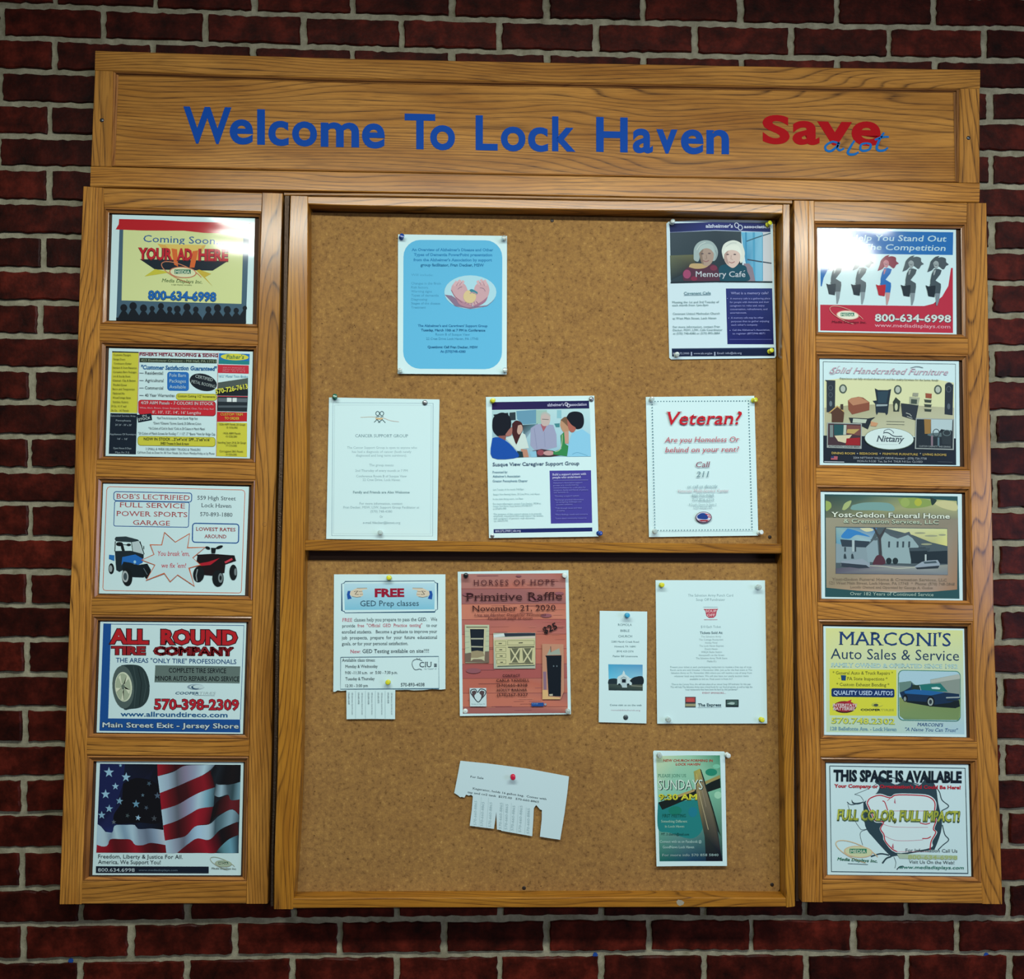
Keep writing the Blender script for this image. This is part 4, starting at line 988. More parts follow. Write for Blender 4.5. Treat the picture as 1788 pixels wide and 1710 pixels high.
s.poly([(445, 705), (650, 715), (730, 700), (690, 730), (650, 830), (590, 800), (470, 770)], '#1c2830'); s.poly([(490, 715), (640, 725), (625, 765), (485, 760)], '#a8b8a8'); s.poly([(680, 745), (760, 765), (740, 800), (680, 795)], '#b88c68')
s.line([(850, 745), (1045, 750)], 4, '#6c7464'); s.line([(850, 775), (1045, 780)], 4, '#6c7464')
s.part('inset_picture')
s.poly([(212, 758), (585, 768), (582, 1042), (208, 1030)], '#8e9a98'); s.poly([(222, 768), (575, 778), (572, 1010), (218, 1002)], '#3c2c34'); s.poly([(285, 780), (390, 782), (390, 900), (285, 895)], '#1c4c50'); s.poly([(390, 785), (420, 785), (415, 890), (385, 890)], '#a4b4a8'); s.rect(240, 785, 275, 915, '#6c7c7c')
s.poly([(420, 785), (572, 790), (568, 900), (420, 880)], '#6c4440'); s.poly([(430, 830), (560, 830), (500, 880), (420, 870)], '#a89458'); s.poly([(290, 900), (480, 890), (410, 980), (330, 960)], '#c0bc9c'); s.poly([(420, 930), (565, 920), (565, 1004), (410, 1000)], '#8a1c24')
s.text('AUTHENTIC LODGE BEDS', 225, 1024, 560, 1030, 18, '#24303a', off=0.01)
s.part('inset_picture', True); s.poly([(1165, 710), (1580, 720), (1575, 1055), (1155, 1042)], '#8e9a98'); s.poly([(1175, 722), (1568, 732), (1562, 1042), (1168, 1032)], '#1c2830'); s.poly([(1330, 725), (1560, 730), (1555, 850), (1440, 830), (1400, 880), (1330, 880)], '#a4bcc0'); s.poly([(1255, 722), (1330, 725), (1325, 880), (1262, 880)], '#8a6c3c')
s.ell(1420, 890, 130, 22, '#54686c'); s.ring(1385, 870, 34, 40, 8, '#2c3a40'); s.poly([(1440, 860), (1550, 840), (1545, 1000), (1450, 990)], '#28343a'); s.ring(1500, 870, 40, 30, 8, '#54686c'); s.rect(1400, 920, 1420, 1010, '#54707a'); s.rect(1330, 900, 1350, 1010, '#7c6c78')
s.text('CUSTOM CABINETS', 1200, 1022, 1400, 1026, 18, '#8a9698', off=0.01); s.text('AND DINING', 1410, 1026, 1540, 1030, 18, '#8a9698', off=0.01)
s.part('emblem')
s.ell(880, 935, 268, 120, '#46584c', 2); s.ell(880, 932, 262, 114, '#bfd6d4', 2)
s.line(curve([(820, 880), (830, 845), (880, 832), (925, 862), (920, 875)]), 8, '#5c6c74'); s.line(curve([(820, 868), (870, 870), (930, 905), (1020, 908)]), 10, '#2c3c48')
s.text('Nittany', 740, 962, 1035, 968, 66, '#3c4a54', serif=True, it=0.25, off=0.02); s.line([(745, 992), (970, 995)], 3, '#9cb0b0')
s.part('lettering')
s.text('Solid Handcrafted Furniture', 240, 226, 1500, 248, 62, '#b08c9c', serif=True, it=0.55, off=-0.006); s.line(curve([(300, 170), (250, 200), (245, 235), (300, 225), (330, 160), (350, 150)]), 4, '#b08c9c'); s.line(curve([(1110, 170), (1180, 155), (1245, 168)]), 5, '#3c4c58')
s.text('Experience our fully stocked showroom and fine quality furniture for the home, family', 350, 292, 1410, 312, 20, '#3f5048', serif=True)
for t, a, b in (('DINING ROOM', 260, 510), ('BEDROOMS', 560, 755), ('PRIMITIVE FURNITURE', 808, 1188), ('LIVING ROOMS', 1240, 1495)): s.text(t, a, 1098 + (a - 260) * .015, b, 1100 + (b - 260) * .015, 24, '#b8a458', off=0.02)
for x in (538, 782, 1215): s.ell(x, 1092, 7, 7, '#8a9090')
s.text('2204 NITTANY VALLEY DRIVE Howard - (570) 726-7738', 492, 1148, 1282, 1158, 22, '#8c98a0', off=0.01); s.text('MON-Fri 9-5:30  Tue, Sat 9-4  THUR 9-8 Sun: CLOSED', 535, 1184, 1240, 1192, 22, '#8c98a0', off=0.01)
s.poly([(252, 1120), (325, 1122), (322, 1160), (250, 1158)], '#9c5460'); s.rect(252, 1120, 285, 1142, '#26345c'); s.line([(180, 1180), (395, 1184)], 8, '#a8b4bc'); s.line([(1400, 1182), (1560, 1186)], 3, '#54646c')
s.done()

# R3 funeral home ------------------------------------------------------------
s = Sheet('advertisement', 'laminated funeral home advertisement with a photograph of white house, middle of the right panel', 'advertisement', G_R,
          (1415, 850, 6.1655), [(110, 55), (1630, 80), (1640, 1225), (120, 1205)], YL, mat=INK_FILM)
s.part('picture')
s.poly([(152, 82), (1585, 105), (1605, 1208), (158, 1188)], '#234c50')
s.poly([(160, 95), (600, 100), (1100, 118), (1575, 155), (1590, 345), (165, 335)], ['#2c4440', '#3c5c54', '#5c7850', '#a8b07c', '#7c806c', '#5c6450'])
s.poly(curve([(165, 150), (215, 170), (225, 220), (185, 260), (165, 250), (165, 150)]), '#8aa058'); s.poly(curve([(340, 245), (370, 180), (440, 150), (420, 210), (370, 252), (340, 245)]), '#96a870')
s.poly(curve([(450, 200), (600, 170), (850, 180), (900, 260), (700, 255), (450, 250), (450, 200)]), '#6c9490'); s.poly(curve([(940, 130), (1120, 118), (1290, 150), (1300, 200), (1150, 230), (1000, 220), (940, 130)]), '#7c9450'); s.ell(1160, 170, 40, 40, '#a0a840'); s.ell(1020, 170, 50, 50, '#8aa058')
s.poly(curve([(1310, 170), (1450, 150), (1570, 180), (1570, 260), (1420, 230), (1310, 170)]), '#b8b888'); s.poly(curve([(1290, 110), (1330, 130), (1360, 150), (1310, 200), (1290, 110)]), '#223834')
s.poly([(165, 335), (1590, 345), (1580, 1108), (1300, 1132), (870, 1140), (500, 1120), (172, 1088)], ['#8c8c78', '#807c6c', '#947458', '#9a8878', '#b0b4ac', '#a08c74', '#8a8068'])
s.part('house_photograph')
s.poly([(270, 430), (1475, 448), (1480, 952), (272, 938)], '#46565c')
s.poly([(275, 440), (720, 445), (640, 600), (280, 640)], ['#7ca0a0', '#3c6c9c', '#94b4bc', '#508ca8']); s.poly(curve([(400, 450), (480, 470), (560, 500), (640, 540), (500, 520), (420, 560), (330, 540), (400, 450)]), '#2f78b4'); s.poly(curve([(530, 448), (640, 445), (680, 470), (600, 485), (530, 448)]), '#c0c4a0')
s.poly([(800, 446), (1472, 455), (1474, 640), (1300, 600), (1100, 520)], ['#b8c0a4', '#c0c88c', '#c8c87c', '#a8ac78', '#b8bc88'])
for x, y, rx in ((1180, 500, 60), (1300, 530, 70), (1420, 520, 40), (1250, 620, 60)): s.ell(x, y, rx, 10, '#8c9478')
s.poly([(275, 610), (320, 620), (640, 640), (640, 830), (275, 820)], '#7a9098'); s.poly([(322, 568), (642, 590), (600, 655), (340, 645)], '#2c3c48')
s.poly([(600, 650), (720, 540), (740, 820), (620, 810)], '#8098a0'); s.poly([(640, 570), (790, 530), (800, 560), (700, 580)], '#4c5c64')
s.poly([(760, 560), (800, 490), (850, 520), (940, 540), (1060, 488), (1110, 570), (1165, 640), (1160, 670), (1090, 680), (1080, 830), (780, 820)], '#86a0a4'); s.poly([(800, 488), (940, 525), (1065, 485), (1105, 560), (1050, 520), (940, 560), (860, 530)], '#4a5860')
s.poly([(1060, 660), (1240, 655), (1260, 700), (1475, 690), (1475, 830), (1090, 825)], '#1c2c34'); s.poly([(1060, 665), (1290, 660), (1280, 690), (1070, 695)], '#3a4a52'); s.rect(1232, 730, 1250, 800, '#a8b8b8')
for x in (838, 930, 990, 1055): s.rect(x, 590, x + 20, 655, '#34444c', 0, -2)
for x in (365, 475): s.rect(x, 650, x + 18, 700, '#34444c')
for x in (360, 440): s.poly(curve([(x, 775), (x + 2, 730), (x + 18, 725), (x + 30, 775)], 3), '#2c3c44')
s.rect(448, 575, 475, 700, '#9cb0b4')
s.poly(curve([(735, 860), (745, 700), (735, 560), (680, 450), (700, 450), (745, 520), (800, 448), (815, 448), (762, 560), (765, 700), (775, 860), (735, 860)], 3), '#3a3c40'); s.poly(curve([(680, 800), (720, 740), (780, 750), (805, 830), (680, 840), (680, 800)]), '#4c2c38')
for x in (845, 915): s.ell(x, 800, 30, 34, '#1c2c30')
s.poly([(275, 880), (700, 840), (1100, 860), (1478, 840), (1478, 950), (272, 936)], ['#505060', '#6c6c78', '#8c9490', '#848c84', '#6c7880', '#545866']); s.line(curve([(620, 850), (800, 860), (950, 880), (1150, 865)]), 8, '#a8b0a0')
s.poly([(330, 800), (500, 785), (560, 775), (640, 830), (640, 865), (540, 870), (330, 850)], '#8494a0'); s.poly([(330, 820), (600, 845), (640, 875), (520, 880), (335, 855)], '#2c3844')
s.poly([(1120, 860), (1200, 810), (1270, 795), (1370, 790), (1395, 830), (1390, 865), (1150, 885)], '#8898a4'); s.poly([(1130, 872), (1390, 850), (1375, 880), (1150, 890)], '#28343c'); s.poly([(1215, 812), (1350, 800), (1365, 822), (1230, 830)], '#3c5058')
s.part('lettering')
out("Yost-Gedon Funeral Home", 218, 325, 1502, 345, 56, '#c8d4c4', '#34443c', g=0.03, serif=True, off=0.02); s.text("& Cremation Services, LLC", 358, 392, 1382, 406, 44, '#445448', serif=True, off=0.03); s.text("& Cremation Services, LLC", 356, 389, 1380, 402, 42, '#aebfa8', serif=True, off=0.01)
s.text('Yost-Gedon Funeral Home & Cremation Services, LLC', 235, 1008, 1470, 1018, 28, '#7c7060', serif=True); s.text('121 West Main Street, Lock Haven, PA 17745  *  Phone: (570) 748-2848', 205, 1048, 1555, 1062, 28, '#7c7060', serif=True); s.text('Locally Owned and Operated by George A. Gedon', 430, 1092, 1320, 1102, 26, '#7c7060', serif=True)
s.text('Over 182 Years of Continued Service', 428, 1168, 1325, 1180, 34, '#9cb8ac', serif=True)
s.done()

# R4 auto sales -------------------------------------------------------------------
s = Sheet('advertisement', 'laminated pale yellow car dealer advertisement with dark blue sports car, right panel', 'advertisement', G_R,
          (1415, 1080, 6.1655), [(140, 85), (1655, 112), (1680, 1280), (148, 1255)], YL, mat=INK_FILM)
s.part('colour_blocks')
s.poly([(165, 105), (1640, 130), (1660, 1250), (172, 1225)], ['#c8d08c', '#c4d090', '#9cc0cc', '#b0ccac'])
s.poly([(205, 545), (925, 555), (930, 1052), (207, 1045)], '#c4c83c')
s.rr(226, 752, 905, 845, 20, '#0f2c5c', 8)
s.part('lettering')
s.text("MARCONI'S", 305, 285, 1512, 302, 142, '#1a3a6c', serif=True, off=0.004); s.text('Auto Sales & Service', 218, 436, 1600, 458, 112, '#203a58', off=0.0)
s.text('FAMILY OWNED & OPERATED SINCE 1952', 222, 524, 1585, 540, 46, '#7ca8b4', serif=True, off=0.025); s.text('FAMILY OWNED & OPERATED SINCE 1952', 222, 521, 1585, 537, 42, '#a4c8c4', serif=True, off=0.0)
s.text('* General Auto & Truck Repairs *', 240, 604, 890, 608, 34, '#3c4420', serif=True); s.text('*', 302, 662, 318, 662, 20, '#3c4420'); s.text('PA State Inspections *', 395, 666, 830, 670, 34, '#3c4420', serif=True); s.text('* Custom Exhaust Bending *', 280, 728, 850, 734, 34, '#3c4420', serif=True)
s.text('QUALITY USED AUTOS', 248, 822, 888, 828, 46, '#a8c0d8', serif=True, off=0.02)
s.poly([(328, 612), (385, 614), (380, 670), (335, 668)], '#14406c')
s.text('570.748.2302', 225, 1132, 910, 1142, 66, '#4c7050', serif=True, off=0.04); s.text('570.748.2302', 225, 1130, 910, 1140, 62, '#c4cc50', serif=True, off=0.01)
s.text('128 Bellefonte Ave. - Lock Haven', 212, 1205, 930, 1214, 40, '#6c94a4', serif=True, off=0.03)
s.text("MARCONI'S", 1150, 1158, 1425, 1166, 34, '#2c5488', serif=True, it=0.2, off=0.01); s.text('"A Name You Can Trust"', 1010, 1212, 1582, 1224, 36, '#2c5488', serif=True, it=0.25)
s.part('emblem')
s.ell(368, 955, 124, 64, '#3c1c20'); s.ell(368, 950, 116, 56, '#8c2430'); s.poly([(380, 900), (445, 875), (430, 915), (505, 920), (470, 940)], '#a82c34')
s.text('INTERSTATE', 240, 950, 500, 954, 34, '#c4b8b8', off=0.03, it=0.1); s.text('BATTERIES', 245, 988, 478, 990, 34, '#c4b8b8', off=0.03, it=0.1)
s.ell(720, 930, 60, 24, '#a0ac50'); s.ell(728, 928, 52, 18, '#c4c83c'); s.ell(706, 934, 26, 14, '#3c4840'); s.text('COOPER', 542, 994, 755, 996, 22, '#26342c', off=0.03); s.text('TIRES', 755, 996, 900, 997, 22, '#a8b048', off=0.01)
s.part('car_photograph')
s.rr(945, 555, 1618, 1100, 56, '#3c7c6c', 12); rr_ = s._rr(953, 563, 1610, 1092, 50, 12)
s.poly(rr_, '#9cc0cc')
s.poly([(1290, 660), (1600, 600), (1612, 640), (1612, 830), (1300, 800)], '#7c8c84'); s.poly([(1290, 665), (1600, 600), (1612, 620), (1612, 650), (1300, 700)], '#a0aca4'); s.poly([(955, 690), (1080, 675), (1130, 720), (1300, 700), (1420, 720), (1420, 800), (960, 800)], '#5c7c74'); s.poly([(1120, 720), (1400, 700), (1480, 790), (1130, 780)], '#1c6c68')
s.poly([(955, 850), (1612, 860), (1615, 1060), (1590, 1096), (1010, 1090), (960, 1050)], ['#7c8c54', '#6c8450', '#7c9860', '#6c8858', '#60805c', '#708c5c'])
s.poly([(1000, 870), (1300, 900), (1600, 880), (1610, 950), (1560, 968), (1300, 950), (1040, 905)], '#0c1c20')
s.poly([(960, 800), (1010, 780), (1080, 740), (1090, 690), (1110, 730), (1180, 720), (1190, 770), (1380, 790), (1600, 815), (1612, 870), (1500, 910), (1340, 930), (1260, 900), (1040, 890), (990, 870)], '#102c48'); s.poly([(1010, 785), (1120, 765), (1300, 780), (1450, 800), (1300, 830), (1020, 810)], '#1c5c94'); s.poly([(1100, 715), (1170, 720), (1180, 765), (1085, 762)], '#20342c')
s.poly([(1300, 745), (1360, 738), (1400, 750), (1390, 765), (1310, 760)], '#b8d4d0'); s.line([(1175, 725), (1190, 775)], 5, '#a8c4c4')
s.ell(1022, 860, 26, 40, '#0c1418'); s.ell(1018, 868, 14, 24, '#7c8c8c'); s.ell(1295, 895, 42, 56, '#0c1418'); s.ell(1293, 900, 30, 42, '#8c9c98'); s.ell(1293, 900, 16, 24, '#26343c')
s.line([(1460, 855), (1610, 850)], 14, '#8c9c9c'); s.line([(1470, 880), (1590, 890)], 10, '#182830')
s.done()

# R5 space available -----------------------------------------------------------------
s = Sheet('advertisement', 'laminated white advertisement with a fist punching through paper, bottom of the right panel', 'advertisement', G_R,
          (1420, 1315, 5.96), [(132, 105), (1615, 122), (1645, 1285), (148, 1268)], YL, mat=INK_FILM)
s.part('picture')
D = '#28404a'
s.poly([(600, 290), (700, 250), (860, 245), (980, 290), (1230, 310), (1300, 500), (1330, 600), (1420, 545), (1330, 740), (1290, 940), (1250, 1020), (860, 1060), (800, 1070), (700, 920), (560, 790), (520, 500), (640, 430), (680, 360)], '#b5d2d6')
s.poly(curve([(520, 515), (640, 440), (690, 350), (640, 300), (700, 240), (850, 330), (960, 290), (1100, 340), (1180, 260), (1270, 340), (1300, 520), (1340, 760), (1265, 1000), (1220, 1010), (850, 1075), (800, 1070), (640, 900), (540, 760), (520, 515)], 4), D)
s.poly(curve([(545, 520), (580, 460), (690, 425), (800, 455), (860, 425), (1050, 425), (1200, 440), (1275, 500), (1280, 580), (1265, 620), (1290, 700), (1262, 790), (1290, 830), (1240, 920), (1235, 980), (1100, 1015), (860, 1040), (740, 920), (725, 860), (690, 790), (720, 730), (640, 720), (590, 620), (545, 520)], 4), '#c4dcde')
RD = '#a82838'
s.line(curve([(560, 525), (590, 475), (690, 442), (800, 468), (860, 440), (1050, 440), (1190, 455), (1262, 510), (1262, 600), (1250, 640), (1278, 700), (1250, 790), (1275, 830), (1228, 920), (1215, 1010)], 5), 12, RD)
s.line(curve([(560, 525), (600, 610), (645, 705), (730, 720), (700, 790), (735, 850), (750, 920), (820, 1000), (875, 1030)], 5), 12, RD)
s.line(curve([(720, 500), (745, 515), (775, 600)], 4), 10, RD); s.line(curve([(770, 500), (810, 465), (840, 450)], 4), 6, RD)
s.line(curve([(720, 740), (820, 768), (1000, 775), (1195, 775)], 4), 4, '#b06878'); s.line(curve([(745, 865), (850, 910), (1000, 915), (1145, 905)], 4), 4, '#b06878'); s.line([(820, 605), (1240, 605)], 4, '#b06878'); s.line([(860, 1030), (1210, 1028)], 5, '#c08c98')
s.line(curve([(1110, 728), (1170, 742), (1215, 730)], 4), 10, RD); s.line(curve([(1135, 892), (1190, 890), (1225, 870)], 4), 10, RD); s.poly([(850, 470), (858, 530), (840, 520)], '#a86070'); s.poly([(832, 940), (840, 1000), (815, 985)], '#a86070')
for pts, w in (([(430, 432), (560, 380), (680, 310), (700, 290)], 4), ([(430, 432), (490, 450), (525, 500)], 4), ([(352, 510), (400, 540), (525, 510)], 8), ([(360, 530), (380, 600), (430, 700), (490, 790), (520, 800), (570, 790)], 4), ([(570, 795), (500, 820), (490, 870), (515, 960)], 4), ([(740, 210), (800, 250), (880, 270), (980, 300), (1100, 330)], 8), ([(1180, 240), (1240, 320), (1310, 400), (1340, 490), (1410, 555), (1340, 600)], 9), ([(1345, 750), (1370, 850), (1410, 905), (1350, 960), (1300, 1010)], 9), ([(600, 1080), (700, 1050), (790, 1065)], 14), ([(720, 1150), (760, 1100), (810, 1080)], 16), ([(840, 1085), (860, 1140), (850, 1200)], 4), ([(870, 1215), (900, 1185), (940, 1180)], 10)):
    s.line(curve(pts, 5), w, D)
s.poly(curve([(400, 485), (430, 520), (520, 512), (470, 535), (410, 525), (400, 485)], 4), D)
s.part('border')
s.line([(172, 136), (1582, 160), (1610, 1255), (190, 1236), (172, 136), (300, 138)], 7, '#24404c')
media(s, 470, 1030, 1.0, '#c4b08c', '#bcc8a0', '#2e7a5c')
s.part('lettering')
s.text('THIS SPACE IS AVAILABLE', 210, 290, 1545, 308, 124, '#0c1c28', off=0.05)
s.text("Your Company or Organization's Ad Could Be Here!", 218, 360, 1535, 378, 38, '#a82030', off=0.035)
s.text('FULL COLOR, FULL IMPACT!', 250, 700, 1522, 718, 118, '#4c6848', off=0.05, grow=0.02, it=0.08); s.text('FULL COLOR, FULL IMPACT!', 248, 694, 1520, 712, 110, '#b4c04c', off=0.025, it=0.08)
s.text('Media Displays Inc.', 250, 1118, 668, 1142, 32, '#2c7860', off=0.02, it=0.25); s.line([(360, 1152), (570, 1162)], 5, '#445c60')
s.text('For Information Call Us', 962, 1030, 1500, 1038, 34, '#34444c'); s.poly([(870, 1050), (1500, 1070), (1500, 1110), (900, 1100)], '#a0b8a4'); s.text('800-634-6998', 985, 1105, 1500, 1112, 44, '#98ac70', off=0.03)
s.text('Visit Us On the Web!', 998, 1150, 1468, 1160, 34, '#34444c'); s.text('www.mediadisplays.com', 888, 1205, 1565, 1212, 34, '#1f7064', off=0.01, it=0.2)
s.done()
# ------------------------------------------------------------------ papers pinned to the cork
YQ = YK - 0.0016
GP = 'paper notices pinned on the cork'
TX = '#5c7880'
# blue overview flyer
s = Sheet('flyer', 'light blue rounded flyer with cupped hands picture, pinned upper left on the cork', 'flyer', GP,
          (680, 400, 6.4545), [(97, 60), (1325, 78), (1322, 1640), (92, 1632)], YQ, 0.014)
s.part('colour_blocks'); s.rr(158, 122, 1272, 1575, 190, '#58aacf', 6, -4)
s.part('lettering')
N1 = '#2f7cab'
for t, a, b, y in (("An Overview of Alzheimer's Disease and Other", 250, 1170, 248), ('Types of Dementia PowerPoint presentation', 275, 1158, 304), ("from the Alzheimer's Association by support", 270, 1155, 362), ('group facilitator, Fran Decker, MSW', 350, 1065, 420)):
    s.text(t, a, y, b, y + 3, 34, N1, off=0.035)
s.text('Will include:', 245, 528, 492, 530, 24, '#4690b4')
for i, (t, b) in enumerate((('Changes in the Brain', 580), ('Risk factors', 435), ('Warning signs', 478), ('Types of dementia', 555), ('Diagnosing', 425), ('Stages of the disease', 572), ('Treatment', 410))): s.text(t, 245, 624 + i * 45, b, 626 + i * 45, 26, '#4690b4', off=0.005)
for t, a, b, y in (("The Alzheimer's and Caregivers' Support Group", 320, 1105, 1102), ('Tuesday, March 10th at 7 PM in Conference', 355, 1080, 1152)): s.text(t, a, y, b, y + 3, 28, '#2a6f9c', off=0.03)
s.text('Room B of Susque View', 520, 1200, 905, 1202, 26, '#3c86ac'); s.text('22 Cree Drive Lock Haven, PA 17745', 415, 1248, 1000, 1250, 26, '#3c86ac')
s.text('Questions: Call Fran Decker, MSW', 430, 1342, 995, 1345, 28, '#2a6f9c', off=0.03); s.text('At (570)748-4380', 572, 1392, 858, 1394, 28, '#2a6f9c', off=0.03)
s.part('hands_picture')
s.ell(912, 712, 294, 190, '#9cc8d4'); s.poly([(622, 740), (700, 750), (900, 880), (1100, 860), (1190, 790), (1100, 870), (912, 902), (740, 870)], '#7c6c84')
s.poly(curve([(692, 690), (705, 640), (735, 610), (790, 600), (850, 625), (885, 700), (900, 790), (930, 850), (880, 872), (790, 830), (730, 760), (692, 690)]), '#b8989f'); s.poly(curve([(1128, 690), (1118, 640), (1095, 605), (1040, 595), (985, 620), (955, 670), (958, 760), (930, 850), (980, 868), (1060, 820), (1110, 760), (1128, 690)]), '#b8989f')
for x0, y0, x1, y1 in ((735, 625, 760, 590), (770, 610, 800, 575), (810, 615, 838, 585), (1090, 620, 1070, 575), (1050, 605, 1030, 568), (1010, 615, 992, 582)): s.line([(x0, y0 + 20), (x0, y0), (x1, y1)], 30, '#c0a2a8')
for x0, y0, x1, y1 in ((752, 640, 780, 600), (790, 635, 818, 598), (1072, 640, 1050, 592), (1030, 632, 1012, 592)): s.line([(x0, y0), (x1, y1)], 5, '#90707f')
s.poly(curve([(740, 760), (800, 800), (880, 840), (940, 870), (890, 885), (790, 850), (740, 760)]), '#a27d8d'); s.poly(curve([(1110, 760), (1050, 810), (980, 850), (940, 870), (1000, 870), (1080, 820), (1110, 760)]), '#946c84')
for x in (850, 885, 925, 965, 1000): s.line([(x, 868 - abs(x - 925) * .35), (x + (925 - x) * .3, 830 - abs(x - 925) * .2)], 5, '#7c5c70')
s.ell(905, 762, 72, 74, '#c4b488'); s.poly(curve([(900, 690), (930, 678), (990, 710), (985, 735), (930, 720), (900, 690)]), '#3c7c8c'); s.line(curve([(905, 730), (940, 715), (985, 735)]), 10, '#a88c94')
s.line(curve([(700, 690), (740, 760), (820, 830)]), 6, '#8c6478'); s.line(curve([(770, 680), (790, 660), (820, 650)]), 5, '#94788c'); s.line(curve([(1020, 660), (1060, 670), (1080, 700)]), 5, '#94788c')
s.done()

# memory cafe
s = Sheet('flyer', 'glossy white flyer with two smiling white haired women, at the top right cork corner', 'flyer', GP,
          (1150, 375, 6.4545), [(90, 90), (1285, 70), (1324, 1610), (118, 1628)], YQ, 0.004,
          outline=[(88, 100), (110, 80), (350, 66), (600, 57), (1000, 62), (1270, 68), (1286, 84), (1304, 800), (1325, 1590), (1308, 1616), (900, 1622), (140, 1632), (120, 1612), (100, 800)], paper='#b8d0d8')
s.part('colour_blocks')
NV = '#26306c'
s.poly([(120, 100), (600, 84), (1255, 95), (1262, 195), (640, 172), (128, 198)], ['#1c2444', '#2c346c', '#1c2450', '#26305c', '#2c3674', '#222c50']); s.line([(130, 200), (640, 176), (1262, 196)], 4, '#7c88a8')
s.poly([(758, 832), (1280, 830), (1297, 1462), (775, 1460)], ['#28346c', '#26346c', '#0c1450', '#182060']); s.line([(800, 1406), (1275, 1406)], 4, '#5c64a0')
s.poly([(148, 1508), (1303, 1498), (1306, 1592), (152, 1600)], '#081838'); s.line([(150, 1515), (1303, 1506)], 5, '#2c4464')
s.part('portrait_photograph')
s.poly([(128, 202), (640, 180), (930, 190), (950, 750), (138, 765)], ['#3c4a52', '#34424a', '#3a484e', '#1c2c34', '#2c3c44'])
s.poly([(128, 460), (400, 450), (420, 600), (136, 740)], ['#5c6450', '#5c6048', '#2c3034', '#24343c'])
s.poly([(930, 196), (1170, 196), (1170, 748), (1040, 750), (980, 540)], ['#5ca4c4', '#7cb4cc', '#6cacc8', '#5c9cbc', '#3c84a8']); s.poly([(1170, 196), (1262, 200), (1280, 748), (1168, 748)], '#b8c0c8'); s.poly([(1060, 196), (1085, 196), (1090, 748), (1065, 748)], '#4c94b4'); s.poly([(975, 196), (992, 196), (995, 520), (980, 520)], '#3c84a8')
s.line([(990, 300), (1100, 260), (1262, 208)], 12, '#3c5c6c'); s.line([(1000, 505), (1120, 525), (1272, 548)], 14, '#3c4c5c'); s.line([(1170, 205), (1172, 745)], 8, '#4c94b4')
s.poly([(960, 550), (1020, 550), (1060, 600), (1090, 750), (940, 750)], '#7c7480')
s.poly(curve([(280, 745), (270, 660), (320, 600), (420, 560), (620, 560), (680, 640), (690, 745), (280, 745)]), '#4c3040'); s.ell(320, 670, 44, 50, '#8c4464'); s.ell(400, 720, 36, 26, '#742c44'); s.ell(620, 600, 40, 30, '#6c3448')
s.poly(curve([(340, 590), (420, 610), (520, 600), (560, 560), (380, 550), (340, 590)]), '#a8946c')
s.poly(curve([(690, 745), (680, 600), (760, 560), (960, 570), (1000, 640), (1010, 745), (690, 745)]), '#1c4858')
s.poly(curve([(395, 470), (400, 380), (445, 315), (520, 288), (600, 305), (655, 370), (668, 440), (645, 505), (610, 520), (600, 440), (480, 420), (460, 500), (440, 530), (400, 510), (395, 470)]), '#8fa3a3')
s.poly(curve([(455, 440), (475, 385), (540, 362), (605, 385), (622, 450), (605, 530), (550, 580), (490, 550), (455, 440)]), '#98887c'); s.poly(curve([(455, 440), (475, 390), (505, 375), (492, 460), (508, 555), (480, 535), (455, 440)]), '#7c6e62')
s.poly(curve([(450, 440), (470, 360), (540, 330), (610, 350), (630, 440), (590, 395), (540, 378), (490, 395), (450, 440)]), '#9cb0ae'); s.line(curve([(430, 400), (470, 340), (530, 310)]), 8, '#b0c0bc'); s.line(curve([(640, 400), (655, 450), (640, 500)]), 8, '#74888a')
s.poly(curve([(722, 470), (712, 400), (745, 325), (840, 288), (930, 325), (970, 420), (960, 500), (925, 545), (905, 480), (880, 400), (780, 395), (742, 450), (735, 500), (722, 470)]), '#c4cfc6')
s.poly(curve([(738, 460), (755, 405), (830, 380), (900, 400), (920, 480), (900, 550), (840, 600), (780, 570), (745, 520), (738, 460)]), '#c0aea4'); s.poly(curve([(738, 460), (755, 405), (790, 395), (770, 470), (790, 560), (755, 530), (738, 460)]), '#a08c84')
s.poly(curve([(735, 450), (755, 370), (830, 340), (905, 360), (935, 460), (890, 415), (830, 398), (775, 410), (735, 450)]), '#ccd6cc'); s.line(curve([(760, 360), (820, 320), (880, 320)]), 8, '#aab8b2')
for x, y in ((492, 440), (572, 436), (778, 448), (858, 448)): s.ell(x, y, 16, 7, '#544c50')
for x, y in ((535, 520), (825, 535)): s.line(curve([(x - 34, y - 4), (x, y + 8), (x + 32, y - 6)]), 7, '#8c5c60')
s.line([(535, 450), (545, 492), (525, 498)], 4, '#7c6c64'); s.line([(820, 455), (812, 500), (836, 505)], 4, '#947c78')
s.line([(135, 766), (640, 754), (1282, 758)], 14, '#16262e')
s.part('lettering')
s.text('Memory Cafe', 418, 700, 978, 702, 64, '#b0bcc4', off=0.01); s.line([(958, 640), (974, 628)], 6, '#b0bcc4')
s.text("alzheimer's", 530, 146, 838, 146, 42, '#b0bcd0', off=0.03); s.text('association', 962, 150, 1262, 152, 34, '#b0bcd0', off=0.03)
s.ring(880, 120, 22, 28, 9, '#b0bcd0', -20); s.ring(920, 145, 24, 28, 9, '#b0bcd0', -20)
s.text('Covenant Cafe', 285, 900, 588, 896, 30, '#54808c', off=0.01); s.line([(285, 908), (588, 904)], 4, '#54808c')
